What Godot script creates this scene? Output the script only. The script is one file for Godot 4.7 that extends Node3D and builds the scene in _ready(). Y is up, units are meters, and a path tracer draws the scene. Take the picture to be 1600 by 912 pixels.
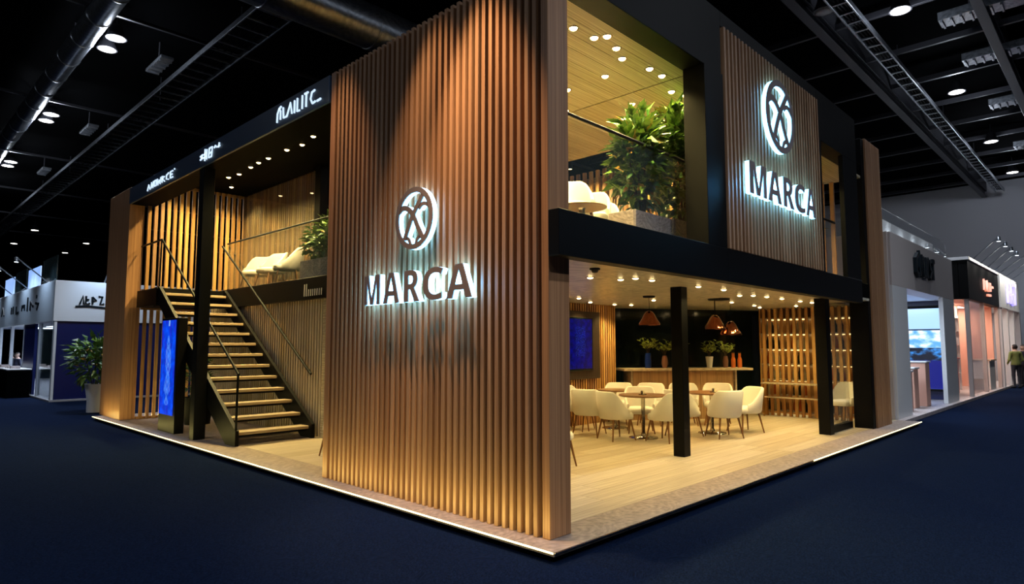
extends Node3D

var M := {}
var cache := {}
var taken := {}
var rng := RandomNumberGenerator.new()

# ---------------------------------------------------------------- helpers
func numbered(n: String) -> String:
	if not taken.has(n):
		taken[n] = 0
		return n
	taken[n] += 1
	return "%s_%03d" % [n, taken[n]]

func tag(o: Node, label := "", category := "", group := "", kind := ""):
	if label != "": o.set_meta("label", label)
	if category != "": o.set_meta("category", category)
	if group != "": o.set_meta("group", group)
	if kind != "": o.set_meta("kind", kind)
	return o

func thing(called: String, label: String, category: String, at := Vector3.ZERO, turn := 0.0, group := "") -> Node3D:
	var o := Node3D.new()
	o.name = numbered(called)
	add_child(o)
	o.position = at
	o.rotation.y = turn
	tag(o, label, category, group)
	return o

func structure(called: String) -> Node3D:
	var o := Node3D.new()
	o.name = numbered(called)
	add_child(o)
	o.set_meta("kind", "structure")
	return o

func copy(o: Node3D, label: String, at: Vector3, turn: float, base := "") -> Node3D:
	var c: Node3D = o.duplicate()
	c.name = numbered(base if base != "" else String(o.name).rstrip("_0123456789"))
	add_child(c)
	c.position = at
	c.rotation.y = turn
	if label != "": c.set_meta("label", label)
	return c

func part(parent: Node, called: String, mesh: Mesh, m: Material, at := Vector3.ZERO, turn := Vector3.ZERO) -> MeshInstance3D:
	var o := MeshInstance3D.new()
	o.name = called
	o.mesh = mesh
	o.material_override = m
	o.cast_shadow = GeometryInstance3D.SHADOW_CASTING_SETTING_ON
	parent.add_child(o, true)
	o.position = at
	o.rotation = turn
	return o

# box given by two corners, chamfered
func bx(parent: Node, called: String, a: Vector3, b: Vector3, m: Material, bev := 0.006) -> MeshInstance3D:
	var lo := Vector3(min(a.x, b.x), min(a.y, b.y), min(a.z, b.z))
	var hi := Vector3(max(a.x, b.x), max(a.y, b.y), max(a.z, b.z))
	return part(parent, called, cbox(hi - lo, bev), m, (lo + hi) * 0.5)

func solo(called: String, a: Vector3, b: Vector3, m: Material, label: String, category: String, group := "", bev := 0.006) -> MeshInstance3D:
	var o := bx(self, numbered(called), a, b, m, bev)
	tag(o, label, category, group)
	return o

func tri(st: SurfaceTool, a: Vector3, b: Vector3, c: Vector3, away: Vector3):
	# away: a point inside; makes the outside the clockwise face
	var n := (b - a).cross(c - a)
	st.set_smooth_group(-1)
	if n.dot((a + b + c) / 3.0 - away) > 0.0:
		st.add_vertex(a); st.add_vertex(c); st.add_vertex(b)
	else:
		st.add_vertex(a); st.add_vertex(b); st.add_vertex(c)

func quad(st: SurfaceTool, a: Vector3, b: Vector3, c: Vector3, d: Vector3, away: Vector3):
	tri(st, a, b, c, away)
	tri(st, a, c, d, away)

func done(st: SurfaceTool) -> ArrayMesh:
	st.generate_normals()
	return st.commit()

func begin() -> SurfaceTool:
	var st := SurfaceTool.new()
	st.begin(Mesh.PRIMITIVE_TRIANGLES)
	return st

func cbox(s: Vector3, bev := 0.006) -> ArrayMesh:
	var key := "b%.4f_%.4f_%.4f_%.4f" % [s.x, s.y, s.z, bev]
	if cache.has(key): return cache[key]
	var st := begin()
	var h := s * 0.5
	var b: float = min(bev, 0.3 * min(s.x, min(s.y, s.z)))
	var v := func(sx, sy, sz, ax):
		var p := Vector3(sx * (h.x - b), sy * (h.y - b), sz * (h.z - b))
		p[ax] = [sx, sy, sz][ax] * h[ax]
		return p
	var o := Vector3.ZERO
	var S := [-1.0, 1.0]
	for i in S:
		quad(st, v.call(i, -1.0, -1.0, 0), v.call(i, 1.0, -1.0, 0), v.call(i, 1.0, 1.0, 0), v.call(i, -1.0, 1.0, 0), o)
		quad(st, v.call(-1.0, i, -1.0, 1), v.call(1.0, i, -1.0, 1), v.call(1.0, i, 1.0, 1), v.call(-1.0, i, 1.0, 1), o)
		quad(st, v.call(-1.0, -1.0, i, 2), v.call(1.0, -1.0, i, 2), v.call(1.0, 1.0, i, 2), v.call(-1.0, 1.0, i, 2), o)
		for j in S:
			quad(st, v.call(i, j, -1.0, 0), v.call(i, j, 1.0, 0), v.call(i, j, 1.0, 1), v.call(i, j, -1.0, 1), o)
			quad(st, v.call(i, -1.0, j, 0), v.call(i, 1.0, j, 0), v.call(i, 1.0, j, 2), v.call(i, -1.0, j, 2), o)
			quad(st, v.call(-1.0, i, j, 1), v.call(1.0, i, j, 1), v.call(1.0, i, j, 2), v.call(-1.0, i, j, 2), o)
			for k in S:
				tri(st, v.call(i, j, k, 0), v.call(i, j, k, 1), v.call(i, j, k, 2), o)
	var m := done(st)
	cache[key] = m
	return m

# profile: Array of Vector2(radius, height)
func lathe(profile: Array, seg := 20) -> ArrayMesh:
	var st := begin()
	st.set_smooth_group(1)
	for i in profile.size() - 1:
		var p: Vector2 = profile[i]
		var q: Vector2 = profile[i + 1]
		for k in seg:
			var a := TAU * k / seg
			var b := TAU * (k + 1) / seg
			var p0 := Vector3(p.x * cos(a), p.y, p.x * sin(a))
			var p1 := Vector3(p.x * cos(b), p.y, p.x * sin(b))
			var q0 := Vector3(q.x * cos(a), q.y, q.x * sin(a))
			var q1 := Vector3(q.x * cos(b), q.y, q.x * sin(b))
			st.set_smooth_group(i + 1 if abs(p.y - q.y) < 1e-5 else 0)
			if p.x > 1e-5:
				st.add_vertex(p0); st.add_vertex(q0); st.add_vertex(p1)
			if q.x > 1e-5:
				st.add_vertex(p1); st.add_vertex(q0); st.add_vertex(q1)
	return done(st)

func tube_into(st: SurfaceTool, pts: Array, rad, seg := 8):
	var rings := []
	for i in pts.size():
		var d: Vector3
		if i == 0: d = pts[1] - pts[0]
		elif i == pts.size() - 1: d = pts[i] - pts[i - 1]
		else: d = (pts[i + 1] - pts[i]).normalized() + (pts[i] - pts[i - 1]).normalized()
		d = d.normalized()
		var u := d.cross(Vector3.UP if abs(d.y) < 0.9 else Vector3.RIGHT).normalized()
		var w := u.cross(d).normalized()
		var r: float = rad[i] if rad is Array else rad
		var ring := []
		for k in seg:
			var a := TAU * k / seg
			ring.append(pts[i] + (u * cos(a) + w * sin(a)) * r)
		rings.append(ring)
	st.set_smooth_group(0)
	for i in pts.size() - 1:
		for k in seg:
			var k2 := (k + 1) % seg
			st.set_smooth_group(0)
			for vv in [rings[i][k], rings[i][k2], rings[i + 1][k], rings[i][k2], rings[i + 1][k2], rings[i + 1][k]]:
				st.add_vertex(vv)
	for e in [0, pts.size() - 1]:
		for k in seg:
			tri(st, pts[e], rings[e][k], rings[e][(k + 1) % seg], pts[0] * 0.5 + pts[1] * 0.5 if e == 0 else pts[e] * 0.5 + pts[e - 1] * 0.5)

func tube(pts: Array, rad, seg := 8) -> ArrayMesh:
	var st := begin()
	tube_into(st, pts, rad, seg)
	return done(st)

# flat bar bent along a line in the XY plane, extruded from z0 to z1
func ribbon_into(st: SurfaceTool, pts: Array, wid: float, z0: float, z1: float, closed := false):
	var n := pts.size()
	var L := []
	var R := []
	for i in n:
		var a: Vector2 = pts[(i - 1 + n) % n] if (closed or i > 0) else pts[i]
		var b: Vector2 = pts[(i + 1) % n] if (closed or i < n - 1) else pts[i]
		var d := (b - a).normalized()
		var nn := Vector2(-d.y, d.x) * wid * 0.5
		L.append(pts[i] + nn)
		R.append(pts[i] - nn)
	var m := n if closed else n - 1
	for i in m:
		var j := (i + 1) % n
		var l0: Vector2 = L[i]; var l1: Vector2 = L[j]; var r0: Vector2 = R[i]; var r1: Vector2 = R[j]
		var c := (l0 + l1 + r0 + r1) * 0.25
		var ins := Vector3(c.x, c.y, (z0 + z1) * 0.5)
		quad(st, Vector3(l0.x, l0.y, z1), Vector3(l1.x, l1.y, z1), Vector3(r1.x, r1.y, z1), Vector3(r0.x, r0.y, z1), ins)
		quad(st, Vector3(l0.x, l0.y, z0), Vector3(l1.x, l1.y, z0), Vector3(r1.x, r1.y, z0), Vector3(r0.x, r0.y, z0), ins)
		quad(st, Vector3(l0.x, l0.y, z0), Vector3(l1.x, l1.y, z0), Vector3(l1.x, l1.y, z1), Vector3(l0.x, l0.y, z1), ins)
		quad(st, Vector3(r0.x, r0.y, z0), Vector3(r1.x, r1.y, z0), Vector3(r1.x, r1.y, z1), Vector3(r0.x, r0.y, z1), ins)
		if not closed and i == 0:
			quad(st, Vector3(l0.x, l0.y, z0), Vector3(r0.x, r0.y, z0), Vector3(r0.x, r0.y, z1), Vector3(l0.x, l0.y, z1), ins)
		if not closed and i == m - 1:
			quad(st, Vector3(l1.x, l1.y, z0), Vector3(r1.x, r1.y, z0), Vector3(r1.x, r1.y, z1), Vector3(l1.x, l1.y, z1), ins)

func ribbon(pts: Array, wid: float, z0: float, z1: float, closed := false) -> ArrayMesh:
	var st := begin()
	ribbon_into(st, pts, wid, z0, z1, closed)
	return done(st)

func smooth_line(pts: Array, steps := 6) -> Array:
	var out := []
	for i in pts.size() - 1:
		var p0: Vector2 = pts[max(i - 1, 0)]
		var p1: Vector2 = pts[i]
		var p2: Vector2 = pts[i + 1]
		var p3: Vector2 = pts[min(i + 2, pts.size() - 1)]
		for s in steps:
			out.append(p1.cubic_interpolate(p2, p0, p3, float(s) / steps))
	out.append(pts[-1])
	return out

# polygon in the XZ plane extruded in y
func prism(poly: Array, y0: float, y1: float) -> ArrayMesh:
	var st := begin()
	var c := Vector3.ZERO
	for p in poly: c += Vector3(p.x, 0, p.y)
	c /= poly.size()
	c.y = (y0 + y1) * 0.5
	var n := poly.size()
	for i in n:
		var a: Vector2 = poly[i]
		var b: Vector2 = poly[(i + 1) % n]
		quad(st, Vector3(a.x, y0, a.y), Vector3(b.x, y0, b.y), Vector3(b.x, y1, b.y), Vector3(a.x, y1, a.y), c)
		tri(st, Vector3(c.x, y1, c.z), Vector3(a.x, y1, a.y), Vector3(b.x, y1, b.y), c)
		tri(st, Vector3(c.x, y0, c.z), Vector3(a.x, y0, a.y), Vector3(b.x, y0, b.y), c)
	return done(st)

# ---------------------------------------------------------------- materials
func streaks(seed_: int, along_v: bool, lo: float, hi: float, tint := 0.06) -> ImageTexture:
	var w := 256
	var im := Image.create(w, w, false, Image.FORMAT_RGB8)
	var n := FastNoiseLite.new()
	n.seed = seed_
	n.frequency = 1.0
	n.fractal_octaves = 3
	for y in w:
		for x in w:
			var a := float(x if along_v else y) / w
			var b := float(y if along_v else x) / w
			var c1 := cos(a * TAU); var s1 := sin(a * TAU)
			var v := n.get_noise_3d(c1 * 5.0, s1 * 5.0, sin(b * TAU) * 0.35 + 3.0)
			v += 0.6 * n.get_noise_3d(c1 * 16.0 + 20.0, s1 * 16.0, cos(b * TAU) * 0.9)
			var t: float = clamp(0.5 + v * 0.8, 0.0, 1.0)
			var g: float = lerp(lo, hi, t)
			im.set_pixel(x, y, Color(g, g * (1.0 - tint * (1.0 - t)), g * (1.0 - 2.0 * tint * (1.0 - t))))
	return ImageTexture.create_from_image(im)

func mottle(seed_: int, f: float, lo: float, hi: float) -> ImageTexture:
	var w := 256
	var im := Image.create(w, w, false, Image.FORMAT_RGB8)
	var n := FastNoiseLite.new()
	n.seed = seed_
	n.frequency = 1.0
	n.fractal_octaves = 4
	for y in w:
		for x in w:
			var a := TAU * x / w
			var b := TAU * y / w
			var v := n.get_noise_3d(cos(a) * f + 1.7 * sin(b) * f, sin(a) * f, cos(b) * f)
			var g: float = lerp(lo, hi, clamp(0.5 + v * 0.9, 0.0, 1.0))
			im.set_pixel(x, y, Color(g, g, g))
	return ImageTexture.create_from_image(im)

func mat(key: String, c: Color, rough := 0.6, metal := 0.0, tex: Texture2D = null, scale := Vector3.ONE) -> StandardMaterial3D:
	var m := StandardMaterial3D.new()
	m.albedo_color = c
	m.roughness = rough
	m.metallic = metal
	if tex:
		m.albedo_texture = tex
		m.uv1_triplanar = true
		m.uv1_world_triplanar = true
		m.uv1_scale = scale
	M[key] = m
	return m

func glow(key: String, c: Color, e: float, base := Color(0.8, 0.8, 0.8)) -> StandardMaterial3D:
	var m := StandardMaterial3D.new()
	m.albedo_color = base
	m.roughness = 0.5
	m.emission_enabled = true
	m.emission = c
	m.emission_energy_multiplier = e
	M[key] = m
	return m

func glass(key: String, c: Color, rough := 0.02) -> StandardMaterial3D:
	var m := StandardMaterial3D.new()
	m.albedo_color = c
	m.transparency = BaseMaterial3D.TRANSPARENCY_ALPHA
	m.roughness = rough
	m.metallic_specular = 0.5
	M[key] = m
	return m

func screen(key: String, im: Image, e: float) -> StandardMaterial3D:
	var m := StandardMaterial3D.new()
	var t := ImageTexture.create_from_image(im)
	m.albedo_color = Color(0.02, 0.02, 0.03)
	m.roughness = 0.15
	m.emission_enabled = true
	m.emission = Color(1, 1, 1)
	m.emission_operator = BaseMaterial3D.EMISSION_OP_MULTIPLY
	m.emission_texture = t
	m.emission_energy_multiplier = e
	M[key] = m
	return m

func make_materials():
	var wv := streaks(3, true, 0.78, 1.0, 0.04)
	var wh := streaks(7, false, 0.74, 1.0)
	var st := mottle(11, 2.2, 0.72, 1.0)
	var fine := mottle(23, 9.0, 0.6, 1.0)
	mat("slat", Color(0.70, 0.53, 0.38), 0.5, 0.0, wv, Vector3(1.7, 0.35, 1.7))
	mat("slat_b", Color(0.66, 0.49, 0.345), 0.5, 0.0, wv, Vector3(1.3, 0.3, 1.9))
	mat("slat_c", Color(0.74, 0.57, 0.42), 0.5, 0.0, wv, Vector3(2.1, 0.3, 1.5))
	mat("slat_back", Color(0.20, 0.13, 0.08), 0.6, 0.0, wv, Vector3(1.0, 0.3, 1.0))
	mat("pillar_wood", Color(0.72, 0.53, 0.37), 0.45, 0.0, wv, Vector3(1.2, 0.2, 1.2))
	mat("honey", Color(0.86, 0.68, 0.42), 0.45, 0.0, wv, Vector3(1.4, 0.3, 1.4))
	mat("honey_dark", Color(0.74, 0.55, 0.32), 0.5, 0.0, wv, Vector3(1.4, 0.3, 1.4))
	mat("plank_a", Color(0.82, 0.77, 0.66), 0.32, 0.0, wh, Vector3(0.35, 1.0, 1.6))
	mat("plank_b", Color(0.79, 0.73, 0.61), 0.36, 0.0, wh, Vector3(0.3, 1.0, 1.3))
	mat("plank_c", Color(0.85, 0.80, 0.70), 0.34, 0.0, wh, Vector3(0.4, 1.0, 1.9))
	mat("ceil_a", Color(0.82, 0.79, 0.69), 0.45, 0.0, wh, Vector3(0.25, 1.0, 1.2))
	mat("ceil_b", Color(0.79, 0.75, 0.64), 0.45, 0.0, wh, Vector3(0.3, 1.0, 1.0))
	mat("ceil_c", Color(0.85, 0.82, 0.73), 0.45, 0.0, wh, Vector3(0.2, 1.0, 1.5))
	mat("cafe_ceiling", Color(0.86, 0.83, 0.75), 0.28, 0.0, st, Vector3(0.4, 0.4, 0.4))
	mat("stone", Color(0.66, 0.58, 0.52), 0.5, 0.0, st, Vector3(0.9, 0.9, 0.9))
	mat("tread", Color(0.76, 0.69, 0.58), 0.5, 0.0, wh, Vector3(0.8, 1.0, 2.0))
	mat("counter_top", Color(0.80, 0.72, 0.62), 0.3, 0.0, st, Vector3(1.0, 1.0, 1.0))
	mat("counter_wood", Color(0.72, 0.58, 0.42), 0.45, 0.0, wv, Vector3(1.1, 0.3, 1.1))
	mat("black", Color(0.03, 0.03, 0.033), 0.5)
	mat("black_gloss", Color(0.07, 0.11, 0.125), 0.1)
	mat("dark_ceiling", Color(0.04, 0.036, 0.032), 0.6)
	mat("blackout", Color(0.016, 0.017, 0.02), 0.95)
	mat("navy_fascia", Color(0.24, 0.30, 0.39), 0.35)
	mat("carpet", Color(0.078, 0.12, 0.21), 0.95, 0.0, fine, Vector3(0.9, 0.9, 0.9))
	mat("steel", Color(0.62, 0.64, 0.67), 0.32, 0.9, st, Vector3(0.6, 0.6, 0.6))
	mat("dark_steel", Color(0.22, 0.22, 0.24), 0.5, 0.6)
	mat("chrome", Color(0.75, 0.72, 0.66), 0.15, 1.0)
	mat("brass", Color(0.72, 0.55, 0.28), 0.25, 1.0)
	mat("copper", Color(0.50, 0.30, 0.22), 0.14, 1.0)
	mat("pale_slat", Color(0.86, 0.80, 0.71), 0.5, 0.0, wv, Vector3(1.4, 0.3, 1.4))
	mat("pale_slat_b", Color(0.81, 0.74, 0.64), 0.5, 0.0, wv, Vector3(1.4, 0.3, 1.4))
	mat("white_leather", Color(0.84, 0.83, 0.80), 0.5)
	mat("white_paint", Color(0.82, 0.82, 0.82), 0.5)
	mat("grey_paint", Color(0.55, 0.54, 0.55), 0.6)
	mat("warm_grey", Color(0.74, 0.70, 0.68), 0.6)
	mat("hall_wall", Color(0.72, 0.72, 0.74), 0.85)
	mat("planter", Color(0.74, 0.69, 0.68), 0.55, 0.0, st, Vector3(1.5, 1.5, 1.5))
	mat("soil", Color(0.10, 0.07, 0.05), 0.95)
	mat("leaf_a", Color(0.16, 0.30, 0.10), 0.4)
	mat("leaf_b", Color(0.33, 0.45, 0.13), 0.4)
	mat("leaf_c", Color(0.55, 0.42, 0.14), 0.45)
	for k in ["leaf_a", "leaf_b", "leaf_c"]:
		M[k].backlight_enabled = true
		M[k].backlight = Color(0.12, 0.16, 0.05)
		M[k].cull_mode = BaseMaterial3D.CULL_DISABLED
	mat("leaf_v", Color(0.52, 0.58, 0.22), 0.4)
	mat("stem", Color(0.24, 0.18, 0.10), 0.8)
	mat("letter_face", Color(0.50, 0.45, 0.45), 0.5)
	mat("dark_print", Color(0.07, 0.10, 0.12), 0.4)
	mat("navy_panel", Color(0.06, 0.10, 0.30), 0.3)
	mat("red_panel", Color(0.62, 0.07, 0.07), 0.35)
	mat("pink_wall", Color(0.85, 0.66, 0.58), 0.6)
	mat("blue_glaze", Color(0.07, 0.14, 0.38), 0.15)
	mat("terracotta", Color(0.62, 0.42, 0.34), 0.5, 0.0, fine, Vector3(3, 3, 3))
	mat("lilac_glaze", Color(0.62, 0.62, 0.72), 0.25)
	mat("amber", Color(0.70, 0.36, 0.16), 0.15)
	mat("bottle_green", Color(0.10, 0.16, 0.09), 0.1)
	mat("bottle_pale", Color(0.80, 0.78, 0.68), 0.15)
	mat("table_wood", Color(0.55, 0.40, 0.26), 0.35, 0.0, wh, Vector3(1.2, 1.0, 2.2))
	mat("leg_wood", Color(0.52, 0.36, 0.20), 0.45, 0.0, wv, Vector3(5, 1, 5))
	for k in ["carpet", "blackout", "dark_ceiling", "hall_wall"]:
		M[k].metallic_specular = 0.06
	for k in ["black", "navy_fascia", "dark_print"]:
		M[k].metallic_specular = 0.25
	glass("pane", Color(0.75, 0.85, 0.85, 0.03))
	glass("tinted_pane", Color(0.35, 0.42, 0.42, 0.16))
	glow("halo", Color(0.47, 0.79, 1.0), 6.5)
	glow("strip", Color(1.0, 0.95, 0.66), 3.5)
	glow("lens", Color(1.0, 0.86, 0.60), 14.0)
	glow("cove", Color(1.0, 0.88, 0.6), 2.0)
	glow("hall_lens", Color(1.0, 0.97, 0.93), 9.0)
	glow("cool_lens", Color(0.88, 0.94, 1.0), 9.0)
	glow("bulb", Color(1.0, 0.76, 0.45), 14.0)
	glow("fascia_letter", Color(0.80, 0.90, 1.0), 1.1)
	glow("purple_sign", Color(0.55, 0.5, 1.0), 1.6)
	glow("lit_panel", Color(0.55, 0.72, 1.0), 0.9)
	glow("pink_sign", Color(1.0, 0.55, 0.4), 0.9)
	var pv := StandardMaterial3D.new()
	pv.vertex_color_use_as_albedo = true
	pv.roughness = 0.8
	M["person"] = pv

# ---------------------------------------------------------------- lights
func spot(parent: Node, at: Vector3, energy: float, c: Color, half: float, size := 0.04, dir := Vector3.DOWN) -> SpotLight3D:
	var s := SpotLight3D.new()
	s.name = "beam"
	parent.add_child(s, true)
	s.position = at
	s.light_energy = energy
	s.light_color = c
	s.spot_angle = half
	s.spot_angle_attenuation = 0.8
	s.spot_range = 40.0
	s.spot_attenuation = 2.0
	s.light_size = size
	s.shadow_enabled = true
	var up := Vector3.UP if abs(dir.normalized().y) < 0.95 else Vector3.FORWARD
	s.basis = Basis.looking_at(dir, up)
	return s

func omni(parent: Node, at: Vector3, energy: float, c: Color, size := 0.03) -> OmniLight3D:
	var s := OmniLight3D.new()
	s.name = "glow"
	parent.add_child(s, true)
	s.position = at
	s.light_energy = energy
	s.light_color = c
	s.omni_range = 40.0
	s.omni_attenuation = 2.0
	s.light_size = size
	s.shadow_enabled = true
	return s

func area(parent: Node, at: Vector3, energy: float, c: Color, size: Vector2, dir: Vector3):
	var s := AreaLight3D.new()
	s.name = "panel_light"
	parent.add_child(s, true)
	s.position = at
	s.light_energy = energy
	s.light_color = c
	s.area_size = size
	s.area_range = 40.0
	s.area_attenuation = 2.0
	s.shadow_enabled = true
	var up := Vector3.UP if abs(dir.normalized().y) < 0.95 else Vector3.FORWARD
	s.basis = Basis.looking_at(dir, up)
	return s

# ---------------------------------------------------------------- energies
const WARM := Color(1.0, 0.885, 0.57)
const HALLC := Color(0.90, 0.94, 1.0)
const E_HALL := 34.0
const E_CAFE := 2.0
const E_UP := 5.0
const E_STAIR := 8.0

func _ready():
	rng.seed = 20240611
	# camera
	var cam := Camera3D.new()
	cam.name = "camera"
	add_child(cam)
	cam.position = Vector3(-3.863, 1.6, 3.298)
	cam.rotation = Vector3(deg_to_rad(4.826), deg_to_rad(-45.832), 0)
	cam.fov = 2.0 * rad_to_deg(atan(456.0 / 995.0))
	cam.near = 0.05
	cam.far = 200.0
	cam.current = true
	# environment: a closed hall, no sky light
	var env := Environment.new()
	env.background_mode = Environment.BG_COLOR
	env.background_color = Color(0, 0, 0)
	env.tonemap_mode = Environment.TONE_MAPPER_LINEAR
	env.tonemap_exposure = 1.0
	env.sdfgi_enabled = true
	env.ssao_enabled = true
	env.ssil_enabled = true
	var we := WorldEnvironment.new()
	we.name = "environment"
	we.environment = env
	add_child(we)
	make_materials()
	hall()
	stand_platform()
	stand_shell()
	slat_walls()
	stairs()
	signs()
	cafe()
	upstairs()
	hall_ceiling()
	neighbours()

# ---------------------------------------------------------------- the hall
const GY := -0.09
func hall():
	var f := structure("floor")
	bx(f, "carpet", Vector3(-20, GY - 0.3, -62), Vector3(40, GY, 16), M.carpet, 0.0)
	var c := structure("ceiling")
	bx(c, "roof_deck", Vector3(-20, 10.0, -62), Vector3(40, 10.3, 16), M.blackout, 0.0)
	var w := structure("wall_right")
	bx(w, "plaster", Vector3(36.5, GY, -62), Vector3(37.0, 10.0, 16), M.hall_wall, 0.0)
	w = structure("wall_left")
	bx(w, "plaster", Vector3(-20.3, GY, -62), Vector3(-20, 10.0, 16), M.blackout, 0.0)
	w = structure("wall_back")
	bx(w, "plaster", Vector3(-20, GY, -62.3), Vector3(40, 10.0, -62), M.blackout, 0.0)
	w = structure("wall_front")
	bx(w, "plaster", Vector3(-20, GY, 16), Vector3(40, 10.0, 16.3), M.blackout, 0.0)

func hall_lamp(x: float, z: float, lab: String, lit := true) -> Node3D:
	var t := thing("hall_downlight", lab, "lamp", Vector3(x, 9.3, z), 0.0, "round hall ceiling lamps")
	var key := "hall_lamp"
	if not cache.has(key):
		cache[key] = lathe([Vector2(0.0, 0.34), Vector2(0.12, 0.34), Vector2(0.15, 0.22), Vector2(0.23, 0.02), Vector2(0.235, 0.0), Vector2(0.2, 0.0)], 24)
		cache["hall_lens"] = lathe([Vector2(0.0, -0.01), Vector2(0.2, 0.0), Vector2(0.2, 0.02), Vector2(0.0, 0.02)], 24)
		cache["hall_rod"] = tube([Vector3(0, 0.33, 0), Vector3(0, 0.7, 0)], 0.015, 6)
	part(t, "housing", cache[key], M.dark_steel)
	part(t, "lens", cache["hall_lens"], M.hall_lens if lit or z < -40.0 else M.grey_paint)
	part(t, "rod", cache["hall_rod"], M.dark_steel)
	if lit:
		spot(t, Vector3(0, -0.03, 0), E_HALL, HALLC, 62.0, 0.2)
		omni(t, Vector3(0, -0.25, 0), 2.2, HALLC, 0.15)
	return t

func hall_ceiling():
	# pairs of lamps in two rows that the photograph shows, and the rest of the grid behind the camera
	var rows := ["nearest", "second", "third", "fourth"]
	for i in 4:
		var z: float = [-14.6, -22.2, -30.1, -37.8][i]
		hall_lamp(0.27, z, "round hall lamp, right one of the %s pair beside the round duct" % rows[i])
		hall_lamp(0.27, z - 0.85, "round hall lamp, left one of the %s pair beside the round duct" % rows[i])
	for i in 4:
		var x: float = [12.5, 19.1, 25.7, 31.7][i]
		hall_lamp(x, -0.1, "round white hall lamp, %s above the aisle on the right" % rows[i])
	hall_lamp(11.3, -1.37, "round hall lamp half hidden by the ceiling beam above the right sign", false)
	for p in [[-7.3, -15.0], [-7.3, -7.4], [-7.3, 0.2], [-2.5, 7.0], [5.0, 7.0], [12.5, 7.0], [-7.3, 7.0], [1.0, 4.6], [8.0, 4.6]]:
		hall_lamp(p[0], p[1], "round hall lamp out over the carpet outside the photograph")
	for p in [[0.27, -45.4], [0.27, -53.0], [0.27, -60.0], [7.9, -45.0], [7.9, -53.0], [7.9, -60.0], [4.1, -49.0], [4.1, -57.0], [-7.3, -53.0], [-7.3, -60.0], [-3.5, -57.0]]:
		hall_lamp(p[0], p[1], "tiny distant hall lamp above the blue and white stand", false)
	# narrow accent spots hung over the aisle in front of the slatted wall
	for a in [[-1.05, 1.0], [-1.75, 0.55], [-3.62, 0.35]]:
		var t := thing("track_spot", "narrow warm spotlight hung high above the slatted corner wall", "lamp", Vector3(-0.45, 6.3, a[0]), 0.0, "accent spots above the slatted wall")
		part(t, "barrel", lathe([Vector2(0.0, 0.25), Vector2(0.06, 0.24), Vector2(0.07, 0.0), Vector2(0.055, 0.0)], 16), M.black)
		part(t, "lens", lathe([Vector2(0.0, 0.01), Vector2(0.055, 0.01)], 16), M.lens)
		part(t, "rod", tube([Vector3(0, 0.24, 0), Vector3(0, 3.7, 0)], 0.012, 6), M.dark_steel)
		spot(t, Vector3(0, -0.03, 0), a[1] * 34.0, Color(1.0, 0.82, 0.62), 22.0, 0.05, Vector3(0.12, -1, 0))
	# round spiral duct at the left
	var d := thing("round_duct", "long round galvanised duct with ring joints running over the left aisle", "duct", Vector3(-0.35, 9.25, -11.0))
	part(d, "pipe", tube([Vector3(0, 0, 4), Vector3(0, 0, -48)], 0.26, 20), M.steel)
	for i in 34:
		part(d, "joint_ring", shared_ring(0.275), M.steel, Vector3(0, 0, 3.5 - i * 1.5), Vector3(PI / 2, 0, 0))
	for i in 8:
		part(d, "hanger", tube([Vector3(0, 0.25, 1 - 6.0 * i), Vector3(0, 0.75, 1 - 6.0 * i)], 0.02, 6), M.dark_steel)
	# cable ladder
	cable_ladder(Vector3(2.35, 9.1, -10.1), true, 44.0, 0.8, "wide steel cable ladder running beside the round duct above the left fascia")
	cable_ladder(Vector3(8.0, 9.15, -0.95), false, 27.0, 0.34, "bright steel cable ladder running above the right aisle toward the grey end wall")
	for a in [[-1.75, "slim dark roof beam running just left of the bright cable ladder"], [1.25, "slim dark roof beam at the far right, above the open aisle"]]:
		var bt := thing("roof_beam", a[1], "beam", Vector3(6.0, 9.4, a[0]), 0.0, "roof beams along the right aisle")
		bx(bt, "web", Vector3(0, -0.14, -0.02), Vector3(30.4, 0.14, 0.02), M.dark_steel)
		bx(bt, "lower_flange", Vector3(0, -0.17, -0.11), Vector3(30.4, -0.14, 0.11), M.dark_steel)
		bx(bt, "upper_flange", Vector3(0, 0.14, -0.11), Vector3(30.4, 0.6, 0.11), M.dark_steel)
	var d2 := thing("ventilation_duct", "big round metal duct vanishing behind the top of the slatted corner wall", "duct", Vector3(0.6, 9.1, -9.2))
	part(d2, "pipe", tube([Vector3(0, 0, 0), Vector3(12, 0, 0)], 0.5, 24), M.steel)
	for i in 5:
		part(d2, "joint_ring", shared_ring(0.515), M.steel, Vector3(1.0 + i * 2.6, 0, 0), Vector3(0, 0, PI / 2))
	for i in 2:
		part(d2, "hanger", tube([Vector3(3 + 8 * i, 0.49, 0), Vector3(3 + 8 * i, 0.9, 0)], 0.02, 6), M.dark_steel)
	# purlins across
	for i in 6:
		var z: float = -13.6 - i * 7.6
		solo("roof_purlin", Vector3(-19.9, 9.42, z - 0.04), Vector3(36.4, 9.5, z + 0.04), M.dark_steel, "thin purlin crossing the left ceiling, %s from the slatted wall" % ["first", "second", "third", "fourth", "fifth", "sixth"][i], "beam", "thin purlins across the left ceiling")
	for i in 9:
		var x: float = 13.0 + i * 2.6
		solo("cross_purlin", Vector3(x - 0.05, 9.55, -13.4), Vector3(x + 0.05, 9.7, 9.0), M.dark_steel, "thin purlin crossing above the right aisle, %s from the stand" % ["first", "second", "third", "fourth", "fifth", "sixth", "seventh", "eighth", "ninth"][i], "beam", "thin purlins across the right ceiling")
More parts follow.
